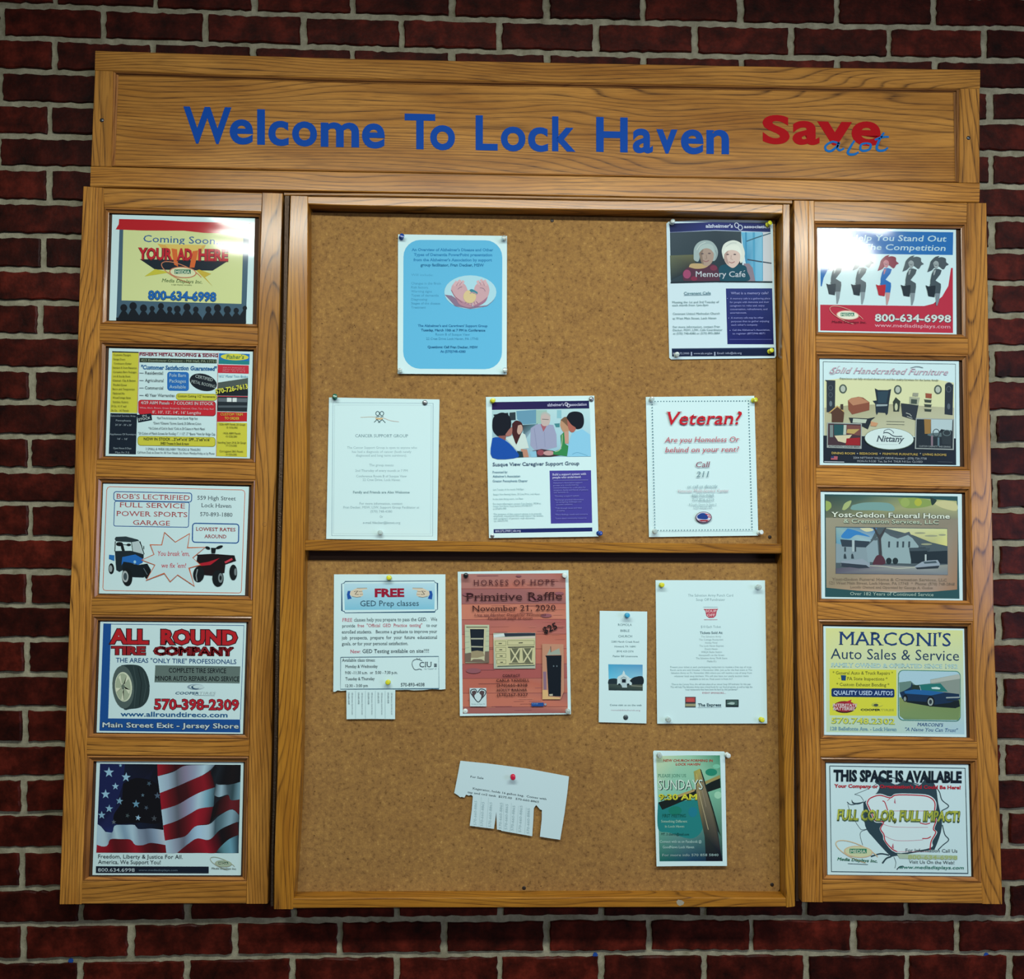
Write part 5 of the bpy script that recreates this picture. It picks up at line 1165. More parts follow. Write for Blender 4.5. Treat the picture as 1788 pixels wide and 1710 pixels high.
for t, a, b, y in (('Meeting the 1st and 3rd Tuesday of', 155, 682, 998), ('each month from 1pm-3pm', 155, 560, 1032), ('Covenant United Methodist Church', 160, 690, 1128), ('at West Main Street, Lock Haven', 160, 650, 1180), ('For more information, contact Fran', 162, 690, 1276), ('Decker, MSW, LSW, Cafe Coordinator', 162, 720, 1312), ('at (570) 748-4380 or (570) 893-3884', 164, 690, 1350)): s.text(t, a, y, b, y - 4, 24, '#6c8c90', off=0.005)
s.text('What is a memory cafe?', 815, 898, 1238, 896, 28, '#8c94c8', off=0.005)
for t, a, b, y in (('A memory cafe is a gathering place', 805, 1258, 955), ('for people with dementia and their', 803, 1245, 996), ('caregivers to: relax and, enjoy', 803, 1195, 1036), ('conversation, refreshment, and', 805, 1225, 1076), ('entertainment.', 805, 992, 1116), ('A memory cafe may be other', 815, 1182, 1172), ('purposes than to gather enjoying', 818, 1245, 1212), ("each other's company.", 818, 1118, 1252), ("Call the Alzheimer's Association,", 832, 1255, 1310), ('to register: (877)946-8571', 832, 1198, 1350)): s.text(t, a, y, b, y - 2, 20, '#8088c0', off=0.01)
for x, y in ((775, 945), (790, 1165), (805, 1305)): s.ell(x, y, 5, 5, '#8088c0')
s.text('800.272.3900', 160, 1576, 345, 1574, 22, '#8c98b0', off=0.01); s.text('www.alz.org/pa', 395, 1574, 605, 1572, 22, '#8c98b0', off=0.01); s.text('Email: info@alz.org', 660, 1572, 935, 1570, 22, '#8c98b0', off=0.01)
for x in (370, 633): s.rect(x - 8, 1548, x + 8, 1590, '#8c98b0')
s.done()

# support group
s = Sheet('flyer', 'white notice with thin double border and two linked figures, left above the shelf bar', 'flyer', GP,
          (560, 680, 6.218), [(90, 88), (1290, 110), (1265, 1642), (60, 1625)], YQ, 0.01)
s.part('border')
s.line([(132, 146), (1220, 152), (1216, 1594), (120, 1590), (132, 146), (200, 147)], 4, '#7c98a8'); s.line([(152, 170), (1200, 174), (1192, 1572), (138, 1568), (152, 170), (200, 171)], 2.5, '#96b0ba')
s.part('lettering')
s.text('CANCER SUPPORT GROUP', 375, 520, 948, 522, 32, '#587884', serif=True)
for t, a, b, y in (('The Cancer Support Group is open to anyone who', 285, 1045, 645), ('has had a diagnosis of cancer (both newly', 338, 985, 690), ('diagnosed and long term survivors).', 382, 935, 730), ('The group meets:', 525, 795, 835), ('2nd Thursday of every month at 7 PM', 375, 945, 895), ('Conference Room B of Susque View', 385, 935, 955), ('22 Cree Drive, Lock Haven', 455, 862, 995), ('For more information, contact:', 420, 890, 1252), ('Fran Decker, MSW, LSW, Support Group Facilitator at', 245, 1070, 1294), ('(570) 748-4380', 540, 775, 1338), ('Or', 640, 675, 1395), ('e-mail fdecker@kcnet.org', 458, 865, 1460)):
    s.text(t, a, y, b, y + 1, 25, '#86a4ac', serif=True)
s.text('Family and Friends are Also Welcome', 350, 1130, 965, 1131, 27, '#688891', serif=True, off=0.012)
s.part('emblem')
s.line(curve([(432, 305), (520, 300), (600, 300)]), 6, '#b8b4a4'); s.line(curve([(680, 310), (760, 340), (850, 352)]), 6, '#b8b0a8')
for x in (618, 664): s.ring(x, 262, 20, 22, 7, '#405860')
s.line([(600, 300), (640, 292)], 8, '#405860'); s.line([(650, 300), (680, 295)], 8, '#405860'); s.poly([(595, 308), (680, 310), (670, 330), (600, 328)], '#c0a880'); s.line([(580, 358), (610, 328), (645, 362)], 7, '#405860'); s.line([(625, 362), (668, 328), (702, 362)], 7, '#405860')
s.done()

# caregiver group
s = Sheet('flyer', 'white flyer with five people talking above purple text box, centre above the shelf bar', 'flyer', GP,
          (835, 680, 6.332), [(85, 85), (1283, 70), (1330, 1628), (120, 1645)], YQ, 0.012)
s.part('colour_blocks')
s.poly([(150, 142), (1225, 125), (1228, 212), (152, 228)], ['#241a4c', '#141c4c', '#161a48', '#26184c']); s.poly([(788, 900), (1247, 895), (1260, 1478), (803, 1486)], '#3d3a8c'); s.poly([(170, 1548), (1260, 1528), (1262, 1572), (172, 1592)], '#12205c')
s.part('group_photograph')
s.poly([(152, 230), (1235, 212), (1246, 742), (156, 758)], ['#9cc0c4', '#a8ccd0', '#8cb8cc', '#7c9cac']); s.poly([(420, 240), (640, 226), (640, 380), (500, 390), (430, 330)], '#5c8ca4'); s.poly([(165, 280), (330, 258), (340, 330), (200, 330)], '#202c34'); s.poly([(345, 258), (412, 252), (415, 340), (345, 345)], '#26343c')
s.poly([(490, 395), (640, 385), (670, 370), (600, 440), (520, 560), (500, 500)], ['#26343c', '#46707c', '#26343c', '#7c9cac', '#7c98a8', '#54707c']); s.rect(640, 230, 760, 380, '#8cb0a8'); s.rect(870, 230, 920, 320, '#7cb0bc'); s.poly([(840, 380), (900, 375), (900, 420), (860, 420)], '#3c7c84')
s.poly([(580, 430), (640, 390), (700, 380), (830, 395), (865, 500), (870, 640), (740, 670), (620, 670), (575, 620)], '#8c94b0'); s.poly([(690, 385), (770, 382), (720, 470)], '#945864'); s.poly(curve([(690, 330), (700, 280), (740, 255), (790, 280), (795, 350), (770, 400), (710, 400), (690, 330)]), '#b0a4a0'); s.poly(curve([(690, 300), (700, 265), (745, 250), (795, 280), (790, 300), (740, 270), (690, 300)]), '#a0a8a4'); s.line([(705, 330), (780, 335)], 6, '#4c484c')
s.line([(730, 470), (740, 640)], 3, '#707898'); s.line([(620, 430), (650, 660)], 4, '#707898')
s.poly([(600, 680), (700, 660), (830, 680), (980, 720), (800, 748), (600, 750)], '#3c2c34'); s.ell(690, 700, 40, 32, '#844450'); s.ell(780, 705, 60, 26, '#b08c8c'); s.poly([(560, 690), (640, 680), (650, 750), (590, 752)], '#7cb0c8')
s.poly(curve([(375, 380), (420, 345), (480, 370), (495, 440), (470, 520), (475, 640), (430, 620), (380, 520), (375, 380)]), '#3c1c20'); s.poly(curve([(440, 400), (480, 395), (490, 450), (455, 500), (430, 470), (440, 400)]), '#b09488')
s.poly([(300, 540), (380, 510), (420, 620), (480, 480), (520, 500), (560, 650), (480, 660), (440, 690)], '#b8ccc8'); s.poly([(470, 660), (540, 665), (560, 750), (490, 752)], '#a87c68'); s.poly([(430, 680), (490, 690), (500, 752), (430, 755)], '#14343c')
s.poly(curve([(905, 400), (915, 340), (960, 310), (1000, 330), (1010, 400), (1000, 460), (940, 470), (905, 400)]), '#a88468'); s.poly(curve([(910, 340), (960, 305), (1010, 330), (1015, 420), (980, 400), (950, 370), (910, 340)]), '#6c5440'); s.poly([(950, 470), (1000, 460), (1000, 600), (960, 600)], '#b08c7c')
s.poly([(910, 510), (950, 470), (960, 600), (1000, 630), (980, 740), (830, 720), (830, 690), (920, 660)], '#2c7c48'); s.line(curve([(930, 500), (925, 600), (900, 670), (850, 690)]), 6, '#a8bc9c')
s.poly(curve([(975, 310), (1010, 260), (1080, 245), (1150, 270), (1170, 350), (1150, 420), (1090, 440), (1030, 400), (975, 310)]), '#0c1420'); s.poly(curve([(985, 330), (1030, 390), (1080, 430), (1050, 475), (1010, 460), (990, 400), (985, 330)]), '#9c5c50')
s.poly([(1040, 480), (1150, 440), (1235, 500), (1245, 742), (985, 745), (1000, 600)], '#7cb8d4'); s.line(curve([(1040, 720), (1100, 700), (1210, 735)]), 5, '#4c8cb0')
s.poly(curve([(155, 400), (170, 310), (250, 258), (330, 280), (365, 360), (350, 450), (300, 520), (220, 520), (165, 460), (155, 400)]), '#0c1420'); s.poly(curve([(300, 500), (345, 440), (375, 420), (370, 500), (320, 520), (300, 500)]), '#94645c'); s.poly([(220, 515), (310, 510), (300, 570), (240, 550)], '#7c504c')
s.poly(curve([(156, 540), (220, 530), (320, 580), (400, 660), (440, 752), (156, 757), (156, 540)], 4), '#10489c')
s.part('lettering')
s.text("alzheimer's", 765, 188, 948, 184, 34, '#a8acc8', off=0.02); s.text('association', 1015, 184, 1200, 180, 32, '#a8acc8', off=0.02); s.ring(975, 165, 15, 18, 8, '#b4b8cc', -30); s.ring(996, 178, 15, 18, 8, '#b4b8cc', -30)
s.text('Susque View Caregiver Support Group', 160, 850, 1118, 836, 40, '#3c5470', off=0.012)
for t, a, b, y in (('Presented by:', 160, 325, 928), ("Alzheimer's Association", 160, 465, 974), ('Greater Pennsylvania Chapter', 160, 548, 1026)): s.text(t, a, y, b, y - 3, 25, '#5c8498', off=0.01)
for t, a, b, y in (('Last Tuesday of the month 7-8:30pm', 165, 505, 1118), ('Susque View Nursing Home, 22 Cree Drive, Lock Haven', 165, 680, 1170), ('In the main dining room, 1st Floor', 165, 498, 1222), ('For more information contact Fran Decker, MSW at', 165, 695, 1275), ('Susque View Home, Social Services 570-748-9377', 165, 600, 1300), ('or 570-893-5985', 165, 312, 1330), ('The purpose of this support group is to provide', 170, 700, 1388), ('emotional, educational and social support for families', 170, 720, 1410), ('and caregivers of persons with dementia', 170, 625, 1436), ('Call 1-800-272-3900', 172, 330, 1464)): s.text(t, a, y, b, y - 5, 20, '#92b4ba')
s.text('Build a support system with', 822, 954, 1192, 946, 26, '#a4a8d0', off=0.03); s.text('people who understand.', 822, 986, 1138, 980, 26, '#a4a8d0', off=0.03); s.line([(832, 1008), (1215, 1003)], 4, '#8084c0')
for t, a, b, y in (("Alzheimer's Association support", 828, 1152, 1044), ('groups are conducted by', 828, 1110, 1070), ('trained facilitators for a safe place for', 832, 1188, 1098), ('caregivers, family and friends of persons', 832, 1215, 1124), ('with dementia to:', 834, 998, 1150), ('*Develop a support system', 845, 1115, 1190), ('*Exchange practical information', 845, 1165, 1232), ('on caregiving challenges and', 862, 1140, 1256), ('possible solutions', 865, 1042, 1284), ('*Talk through issues and ways', 850, 1145, 1324), ('of coping', 865, 955, 1352), ('*Share feelings, needs and concerns', 850, 1210, 1394), ('*Learn about community resources', 852, 1198, 1436)): s.text(t, a, y, b, y - 6, 17, '#7478bc', off=0.005)
s.text('800.272.3900 | alz.org', 188, 1580, 470, 1572, 22, '#a4acc8', off=0.025)
s.done()

# veteran
s = Sheet('flyer', 'white flyer with large red italic heading and dotted border, right above the shelf bar', 'flyer', GP,
          (1115, 680, 6.335), [(80, 85), (1280, 72), (1325, 1618), (115, 1635)], YQ, 0.01)
s.part('dotted_border')
def dots(p, q, n):
    for i in range(n): t = i / (n - 1); s.ell(p[0] * (1 - t) + q[0] * t, p[1] * (1 - t) + q[1] * t, 7.5, 7, '#44707c', n=6)
dots((150, 135), (1215, 128), 34); dots((1217, 158), (1255, 1522), 42); dots((150, 168), (180, 1530), 42); dots((182, 1562), (1255, 1552), 34)
s.part('lettering')
s.text('Veteran?', 275, 392, 1118, 386, 145, '#b01828', serif=True, it=0.24, off=0.01)
s.text('Are you Homeless Or', 285, 588, 1108, 580, 58, '#b04858', serif=True, it=0.24); s.text('behind on your rent?', 290, 698, 1102, 690, 58, '#b04858', serif=True, it=0.24)
s.text('Call', 628, 862, 782, 860, 60, '#7c4054', serif=True, it=0.24); s.text('211', 638, 970, 770, 968, 60, '#5c7c84', serif=True, it=0.24)
s.text('or call us directly', 538, 1090, 872, 1086, 32, '#7c9ca4', serif=True, it=0.24); s.text('Veterans Multi-Service Center', 425, 1142, 995, 1136, 34, '#b4a4ac', serif=True, it=0.24)
s.text('844-226-0368', 590, 1190, 832, 1188, 32, '#82a2a8', serif=True); s.text('717-818-6219', 592, 1240, 835, 1238, 32, '#82a2a8', serif=True); s.text('8 South Grove St Suite 2', 558, 1284, 862, 1282, 22, '#82a2a8', serif=True); s.text('Lock Haven, PA', 608, 1316, 815, 1314, 22, '#82a2a8', serif=True)
s.part('emblem')
s.ell(720, 1416, 90, 62, '#4c2c44'); s.ell(720, 1414, 82, 54, '#b8c0d0'); s.poly(curve([(648, 1400), (690, 1372), (740, 1375), (770, 1420), (740, 1440), (660, 1430), (648, 1400)]), '#1c3c80'); s.line([(740, 1380), (795, 1395)], 10, '#a82438'); s.line([(765, 1410), (800, 1415)], 10, '#a82438'); s.poly([(660, 1445), (780, 1445), (755, 1462), (690, 1462)], '#8c1828')
s.done()

# GED
gout = [(82, 82), (1292, 82), (1292, 1328), (1240, 1334), (1150, 1328), (1060, 1338), (950, 1342), (880, 1336), (747, 1338), (745, 1655), (480, 1652), (218, 1655), (216, 1342), (160, 1348), (120, 1342), (95, 1358), (74, 1358), (78, 900)]
s = Sheet('flyer', 'white class flyer with pointing hands banner and tear-off strips, left below the shelf bar', 'flyer', GP,
          (570, 990, 6.218), [(82, 82), (1292, 82), (1292, 1328), (74, 1358)], YQ, 0.012, outline=gout)
s.part('banner')
s.poly([(190, 180), (1180, 176), (1172, 462), (198, 470)], ['#a8ccd8', '#a8ccd8', '#74b4cc', '#74b4cc'])
s.line([(205, 160), (1170, 153), (1180, 172), (1205, 178), (1206, 465), (1185, 470), (1178, 490), (200, 500), (195, 485), (168, 478), (165, 185), (190, 178), (205, 160), (300, 159)], 8, '#24506c')
for fx in (lambda x: x, lambda x: 1375 - x):
    s.part('pointing_hand', True)
    s.poly([(fx(232), 262), (fx(262), 262), (fx(252), 300), (fx(275), 345), (fx(230), 355), (fx(222), 300)], '#1a4c98')
    s.poly([(fx(a), b) for a, b in [(262, 265), (330, 232), (440, 230), (445, 242), (385, 255), (395, 280), (400, 310), (370, 328), (310, 332), (275, 320), (255, 300)]], '#c4bca8')
    s.line([(fx(330), 232), (fx(440), 230)], 4, '#4c4c48'); s.line([(fx(300), 270), (fx(340), 262), (fx(310), 300), (fx(350), 300)], 6, '#3c3430'); s.line([(fx(350), 270), (fx(390), 268)], 4, '#4c4c48'); s.line([(fx(360), 300), (fx(395), 298)], 4, '#4c4c48'); s.line([(fx(275), 320), (fx(330), 332), (fx(375), 325)], 4, '#4c4c48')
s.part('lettering')
s.text('FREE', 525, 325, 845, 322, 94, '#8a1430', off=0.045); s.text('GED Prep classes', 368, 428, 1003, 424, 60, '#2c4c60')
BK = '#3c4c56'
s.text('FREE', 172, 596, 280, 596, 38, '#b05870', serif=True); s.text('classes help you prepare to pass the GED.   We', 300, 594, 1202, 588, 38, BK, serif=True)
s.text('provide', 170, 658, 312, 657, 34, BK, serif=True); s.text('free  "Official  GED  Practice  testing"', 335, 656, 1042, 652, 36, '#b04c60', serif=True); s.text('to our', 1085, 652, 1202, 652, 34, BK, serif=True)
s.text('enrolled students.   Become a graduate to improve your', 168, 724, 1202, 718, 35, BK, serif=True); s.text('job  prospects,  prepare  for  your  future  educational', 168, 788, 1202, 782, 35, BK, serif=True); s.text('goals, or for your personal satisfaction.', 168, 852, 886, 848, 35, BK, serif=True)
s.text('New:', 260, 938, 370, 938, 38, '#b04060', serif=True); s.text('GED Testing available on site!!!!', 392, 936, 1112, 932, 40, '#2c3c48', serif=True)
s.text('Available class times:', 168, 1030, 530, 1028, 33, BK, serif=True); s.text('Monday & Wednesday', 205, 1098, 558, 1095, 32, BK, serif=True); s.text('9:00 -11:30 a.m.  or  5:00 - 7:30 p.m.', 202, 1165, 772, 1162, 31, BK, serif=True); s.text('Tuesday & Thursday', 205, 1232, 525, 1230, 32, BK, serif=True); s.text('12:30 - 3:00 pm', 205, 1306, 450, 1304, 30, BK, serif=True); s.text('570-893-4038', 808, 1298, 1065, 1296, 36, '#2c3c48', serif=True)
s.text('CIU', 1010, 1090, 1145, 1088, 56, '#3c4c56', serif=True); s.rect(1170, 1052, 1198, 1086, '#1c2c38'); s.text('10', 1172, 1084, 1196, 1084, 28, '#90a8b0'); s.text('the "Center" of', 1062, 1115, 1195, 1113, 15, '#7c98a0')
s.line(curve([(1040, 1020), (1000, 1005), (950, 1012), (930, 1050), (945, 1100), (970, 1118), (1010, 1110), (1035, 1118)]), 5, BK); s.line([(978, 990), (995, 1008), (1018, 992)], 4, BK)
s.part('box_outline'); s.line([(155, 982), (1218, 972), (1222, 1322), (152, 1328), (155, 982), (200, 981)], 5, '#3c6478')
s.part('tear_strip_print')
for i in range(5):
    x = 240 + i * 107
    s.text('570-893-4038', x - 6, 1365, x - 4, 1492 if i < 3 else 1480, 16, '#5c7078', serif=True); s.text('GED Information classes for success', x + 34, 1365, x + 36, 1605, 14, '#6c8088', serif=True)
    if i: s.line([(x - 30, 1345), (x - 30, 1648)], 2.5, '#90aeb4')
s.done()

# raffle
s = Sheet('poster', 'reddish plank background raffle poster with three furniture pictures, centre below the shelf bar', 'poster', GP,
          (785, 985, 6.218), [(88, 85), (1290, 68), (1318, 1632), (112, 1652)], YQ, 0.008)
s.part('plank_background')
ed = [108, 270, 436, 606, 766, 925, 1090, 1245, 1405, 1555, 1625]
pc = ['#9c6c66', '#8c5c5c', '#b4735f', '#a2625a', '#ac6a5a', '#a86456', '#985250', '#a86050', '#b06a58', '#945c58']
for i in range(10):
    xl0 = 125 + (ed[i] - 108) * .013; xl1 = 125 + (ed[i + 1] - 108) * .013; xr0 = 1258 + (ed[i] - 108) * .017; xr1 = 1258 + (ed[i + 1] - 108) * .017
    s.poly([(xl0, ed[i]), ((xl0 + xr0) / 2, ed[i] - 3), (xr0, ed[i] - 6), (xr1, ed[i + 1] - 6), ((xl1 + xr1) / 2, ed[i + 1] - 3), (xl1, ed[i + 1])], [pc[i], pc[i], pc[(i + 3) % 10], pc[i], pc[(i + 5) % 10], pc[i]])
    if i: s.line([(xl0, ed[i]), (xr0, ed[i] - 5)], 6, '#7c4440')
rr2 = random.Random(3)
for i in range(60):
    x = rr2.uniform(140, 1150); y = rr2.uniform(120, 1610); l = rr2.uniform(60, 240); s.line([(x, y), (x + min(l, 1250 - x), y - 2)], rr2.uniform(2, 5), rr2.choice(['#8c5450', '#96584e', '#b87c68', '#84505a']))
for x, y, r in ((200, 330, 60), (1190, 320, 50), (930, 380, 70), (1050, 560, 60), (750, 130, 30), (260, 1160, 80)): s.ell(x, y, r, r * .35, '#84525a')
s.part('furniture_picture', True)
s.poly([(165, 660), (430, 662), (428, 1075), (170, 1075)], '#a8b498'); s.poly([(165, 970), (428, 945), (428, 1075), (168, 1070)], '#685c50')
for i in range(5): s.line([(165, 730 + i * 62), (215, 732 + i * 58)], 4, '#7c8c80'); s.line([(385, 730 + i * 55), (430, 728 + i * 55)], 4, '#7c8c80')
s.poly([(180, 680), (415, 680), (400, 700), (380, 1020), (380, 1055), (345, 1035), (260, 1035), (230, 1055), (235, 980), (215, 700)], '#b0b090'); s.poly([(222, 708), (375, 708), (365, 985), (238, 985)], '#16202a'); s.poly([(230, 805), (368, 805), (366, 820), (232, 820)], '#9ca08c'); s.poly([(234, 890), (364, 895), (362, 908), (238, 905)], '#9ca08c'); s.poly([(238, 950), (300, 940), (362, 950), (380, 1000), (300, 1020), (232, 1020)], '#8c8468'); s.line([(182, 686), (412, 686)], 8, '#3c3c34')
s.part('furniture_picture', True)
s.poly([(475, 750), (932, 748), (932, 1135), (480, 1138)], '#9ca898'); s.poly([(590, 752), (930, 750), (930, 780), (600, 790)], '#26303c'); s.poly([(475, 770), (590, 755), (600, 785), (480, 800)], '#bccccc'); s.poly([(475, 800), (928, 785), (930, 805), (478, 825)], '#c0b4a4')
s.poly([(478, 825), (930, 808), (928, 1105), (510, 1120)], '#b4b48c')
for i in range(4): s.rro(495 + i * 6, 838 + i * 68, 612, 886 + i * 66, 3, 4, '#6c7454'); s.line([(532 + i * 6, 864 + i * 68), (568 + i * 4, 864 + i * 68)], 9, '#2c342c')
s.rro(630, 832, 920, 880, 3, 4, '#6c7454'); s.line([(750, 858), (795, 856)], 9, '#2c342c')
for x in (655, 790): s.poly([(x, 915), (x + 110, 912), (x + 100, 1072), (x + 10, 1072)], '#5c604c'); s.line([(x + 8, 918), (x + 100, 1070)], 15, '#b8b894'); s.line([(x + 105, 916), (x + 12, 1070)], 15, '#b8b894')
s.line([(635, 905), (920, 900)], 10, '#343a34'); s.line([(645, 1085), (910, 1078)], 8, '#343a34'); s.line([(520, 1112), (925, 1100)], 10, '#4c5c54')
s.part('furniture_picture', True)
s.poly([(1005, 868), (1238, 872), (1244, 1380), (1205, 1470), (1008, 1470)], '#ac8068'); s.poly([(1008, 1370), (1065, 1370), (1070, 1440), (1190, 1450), (1205, 1470), (1008, 1470)], '#c4a472'); s.poly([(1015, 1170), (1050, 1170), (1052, 1365), (1022, 1365)], '#7c6478')
s.poly([(1040, 995), (1215, 992), (1208, 1440), (1075, 1435), (1052, 1020)], '#0c1620'); s.poly([(1055, 990), (1090, 920), (1100, 960), (1150, 935), (1190, 915), (1205, 985)], '#8c988c'); s.line([(1098, 895), (1100, 960)], 7, '#4c4444'); s.ell(1130, 1110, 7, 10, '#54646c'); s.ell(1165, 1110, 7, 10, '#54646c'); s.poly([(1080, 1415), (1120, 1412), (1120, 1432), (1085, 1432)], '#a8a894')
s.part('emblem')
s.rect(218, 1348, 398, 1548, '#b4ccd0', 0, 4); s.line(curve([(228, 1400), (235, 1370), (280, 1362), (305, 1395), (335, 1360), (385, 1372), (390, 1410), (350, 1460), (310, 1500), (262, 1450), (228, 1400)]), 10, '#26343c')
s.poly(curve([(240, 1385), (275, 1375), (292, 1400), (270, 1430), (275, 1460), (250, 1430), (240, 1385)]), '#4c4044'); s.poly(curve([(380, 1385), (345, 1375), (322, 1400), (345, 1430), (340, 1465), (368, 1430), (380, 1385)]), '#4c4044'); s.text('Horses of Hope, PA', 238, 1528, 385, 1528, 12, '#4c747c')
s.part('emblem', True); s.rect(888, 1506, 1022, 1546, '#1c4888'); s.text('facebook', 895, 1524, 960, 1524, 14, '#7ca0c4'); s.ell(1040, 1525, 12, 12, '#7c94a8')
s.part('lettering')
BR_ = '#35191c'
s.text('HORSES OF HOPE', 260, 234, 1140, 228, 60, '#4c2428', serif=True, space=1.3); s.text('Primitive Raffle', 178, 400, 1222, 388, 84, BR_, serif=True, off=0.0); s.text('November 21, 2020', 245, 515, 1150, 505, 62, BR_, serif=True)
s.text('Live via Mother Daughter Primitives', 268, 566, 1045, 560, 26, '#542c2c', serif=True, it=0.2); s.text('Facebook page at noon', 415, 602, 900, 598, 26, '#542c2c', serif=True, it=0.2)
s.text('$25', 1030, 760, 1175, 700, 74, '#1a1416', off=0.02)
s.text('CONTACT', 575, 1228, 765, 1226, 30, BR_, off=0.02, space=1.1)
for i, (t, a, b) in enumerate((('CARLA YANDELL', 508, 865), ('(570)660-8308', 512, 845), ('HOLLY BARNER', 515, 842), ('(570)367-9327', 515, 850))): s.text(t, a, 1280 + i * 52, b, 1277 + i * 52, 30, BR_, off=0.015, space=1.1)
s.done()

# church card
s = Sheet('church_card', 'narrow white church card with small chapel photograph, pinned below the shelf bar', 'card', GP,
          (1030, 1055, 7.775), [(133, 93), (778, 103), (768, 1622), (120, 1605)], YQ, 0.01)
s.part('lettering')
for t, a, b, y in (('ROMOLA', 382, 570, 298), ('BIBLE', 415, 538, 378), ('CHURCH', 385, 572, 454)): s.text(t, a, y, b, y + 1, 32, '#486870', off=0.006)
for t, a, b, y in (('2280 Marsh Creek Road', 290, 665, 524), ('Howard, PA 16841', 335, 622, 588), ('(814) 625-2376', 362, 592, 654), ('Pastor Bill Linamoore', 312, 648, 720), ('Come visit us on the web', 270, 702, 1384)): s.text(t, a, y, b, y + 2, 25, '#54747c', off=0.01)
s.text('romolabiblechurch.org', 288, 1450, 682, 1454, 20, '#a08c9c')
s.part('chapel_photograph')
s.poly([(250, 818), (716, 824), (717, 1000), (255, 1020)], ['#3c94bc', '#4c8cb8', '#7cb4cc', '#5cb4d4']); s.poly(curve([(255, 1025), (300, 1012), (370, 1020), (380, 1085), (255, 1090), (255, 1025)]), '#1c2c34'); s.poly(curve([(540, 1040), (600, 995), (716, 985), (717, 1095), (560, 1095), (540, 1040)], 4), '#16242c')
s.poly([(252, 1085), (718, 1095), (718, 1178), (255, 1172)], ['#3c4c48', '#4c5448', '#2c3c3c', '#1c2c30']); s.line([(560, 1110), (715, 1120)], 8, '#7c8478')
s.poly([(370, 1095), (372, 1000), (385, 985), (440, 955), (445, 930), (460, 905), (475, 935), (478, 955), (540, 1000), (545, 1050), (570, 1070), (568, 1100)], '#b4ccd0'); s.line([(458, 905), (457, 925)], 6, '#b4ccd0'); s.poly([(415, 1010), (455, 985), (500, 1005), (500, 1060), (505, 1135), (440, 1135), (412, 1060)], '#a4bcc0'); s.rect(435, 1020, 488, 1068, '#101c28'); s.line([(418, 1012), (457, 988), (498, 1008)], 6, '#4c6874')
for x in (400, 520): s.ell(x, 1092, 18, 14, '#182830')
s.done()

# soup fundraiser
s = Sheet('flyer', 'white fundraiser notice with small red soup bowl emblem, right below the shelf bar', 'flyer', GP,
          (1135, 1000, 6.218), [(60, 83), (1248, 85), (1272, 1640), (78, 1642)], YQ, 0.008)
s.part('lettering')
for t, a, b, y, h in (('The Salvation Army Punch Card', 412, 902, 262, 28), ('Soup Off Fundraiser', 500, 815, 308, 28), ('$10 Each Ticket', 552, 770, 602, 26)): s.text(t, a, y, b, y, h, '#6c8c94')
s.text('Tickets Sold At:', 540, 668, 790, 667, 28, '#3c5c68', off=0.025)
for i, (t, a, b) in enumerate((('The Salvation Army', 555, 772), ('The Cottage Restaurant', 532, 795), ('Holiday Motel', 598, 730), ('The Lock Haven Express', 535, 800), ('Dutch Haven', 595, 735), ('WBQX Radio Station', 555, 780), ("Honeywell's on the Green", 530, 805), ('The Salvation Army Thrift Store', 498, 838), ("Mellie K's", 620, 720))): s.text(t, a, 706 + i * 33.6, b, 705 + i * 33.6, 20, '#7c9aa0')
for t, a, b, y in (('Present your ticket at each participating restaurant to receive a free cup of soup.', 220, 1105, 1036), ('Punch cards are valid October 1-November 20th. Join us for the final event at The', 220, 1108, 1068), ('Salvation Army on Fri. November 20th where you will receive a cup of soup from', 228, 1105, 1100), ('whatever local soup kitchens. We will also have our yearly auction items', 262, 1070, 1134), ('available to bid on. Final event is from 4-7.', 432, 900, 1166), ('*Due to the Corona Virus, this will take place of our annual Soup Off fundraiser for this year.', 232, 1098, 1222), ('This will help The Salvation Army raise critical funds for our food programs, as well as help the', 222, 1112, 1252), ('local restaurants that have been hit hard by this pandemic!*', 385, 955, 1280)): s.text(t, a, y, b, y - 1, 19, '#84a2a8')
s.text('EVENT SPONSORS....', 568, 1316, 825, 1316, 18, '#b08c98', off=0.01)
s.part('emblem')
s.poly([(582, 396), (740, 394), (725, 415), (715, 470), (690, 490), (640, 492), (612, 470), (600, 415)], '#a84454'); s.text('SOUP', 604, 432, 722, 431, 28, '#d0b4b8', serif=True, off=0.02); s.text('OFF', 618, 476, 706, 475, 28, '#d0b4b8', serif=True, off=0.02); s.line([(588, 512), (732, 512)], 5, '#b08890'); s.line([(580, 374), (735, 374)], 4, '#a0b8bc')
s.rect(382, 1350, 496, 1464, '#26343c'); s.rect(388, 1356, 488, 1408, '#9c4444'); s.ell(438, 1384, 42, 18, '#b04c48'); s.rect(384, 1424, 496, 1454, '#8c8c6c')
s.text('The Express', 518, 1454, 772, 1452, 34, '#34505c', serif=True, off=0.02); s.line([(518, 1466), (775, 1463)], 3, '#7c98a0')
s.rect(822, 1380, 962, 1460, '#16282c'); s.rect(834, 1388, 952, 1442, '#3c5854'); s.poly(curve([(834, 1425), (880, 1408), (920, 1415), (900, 1435), (834, 1425)]), '#94b0ac')
s.done()

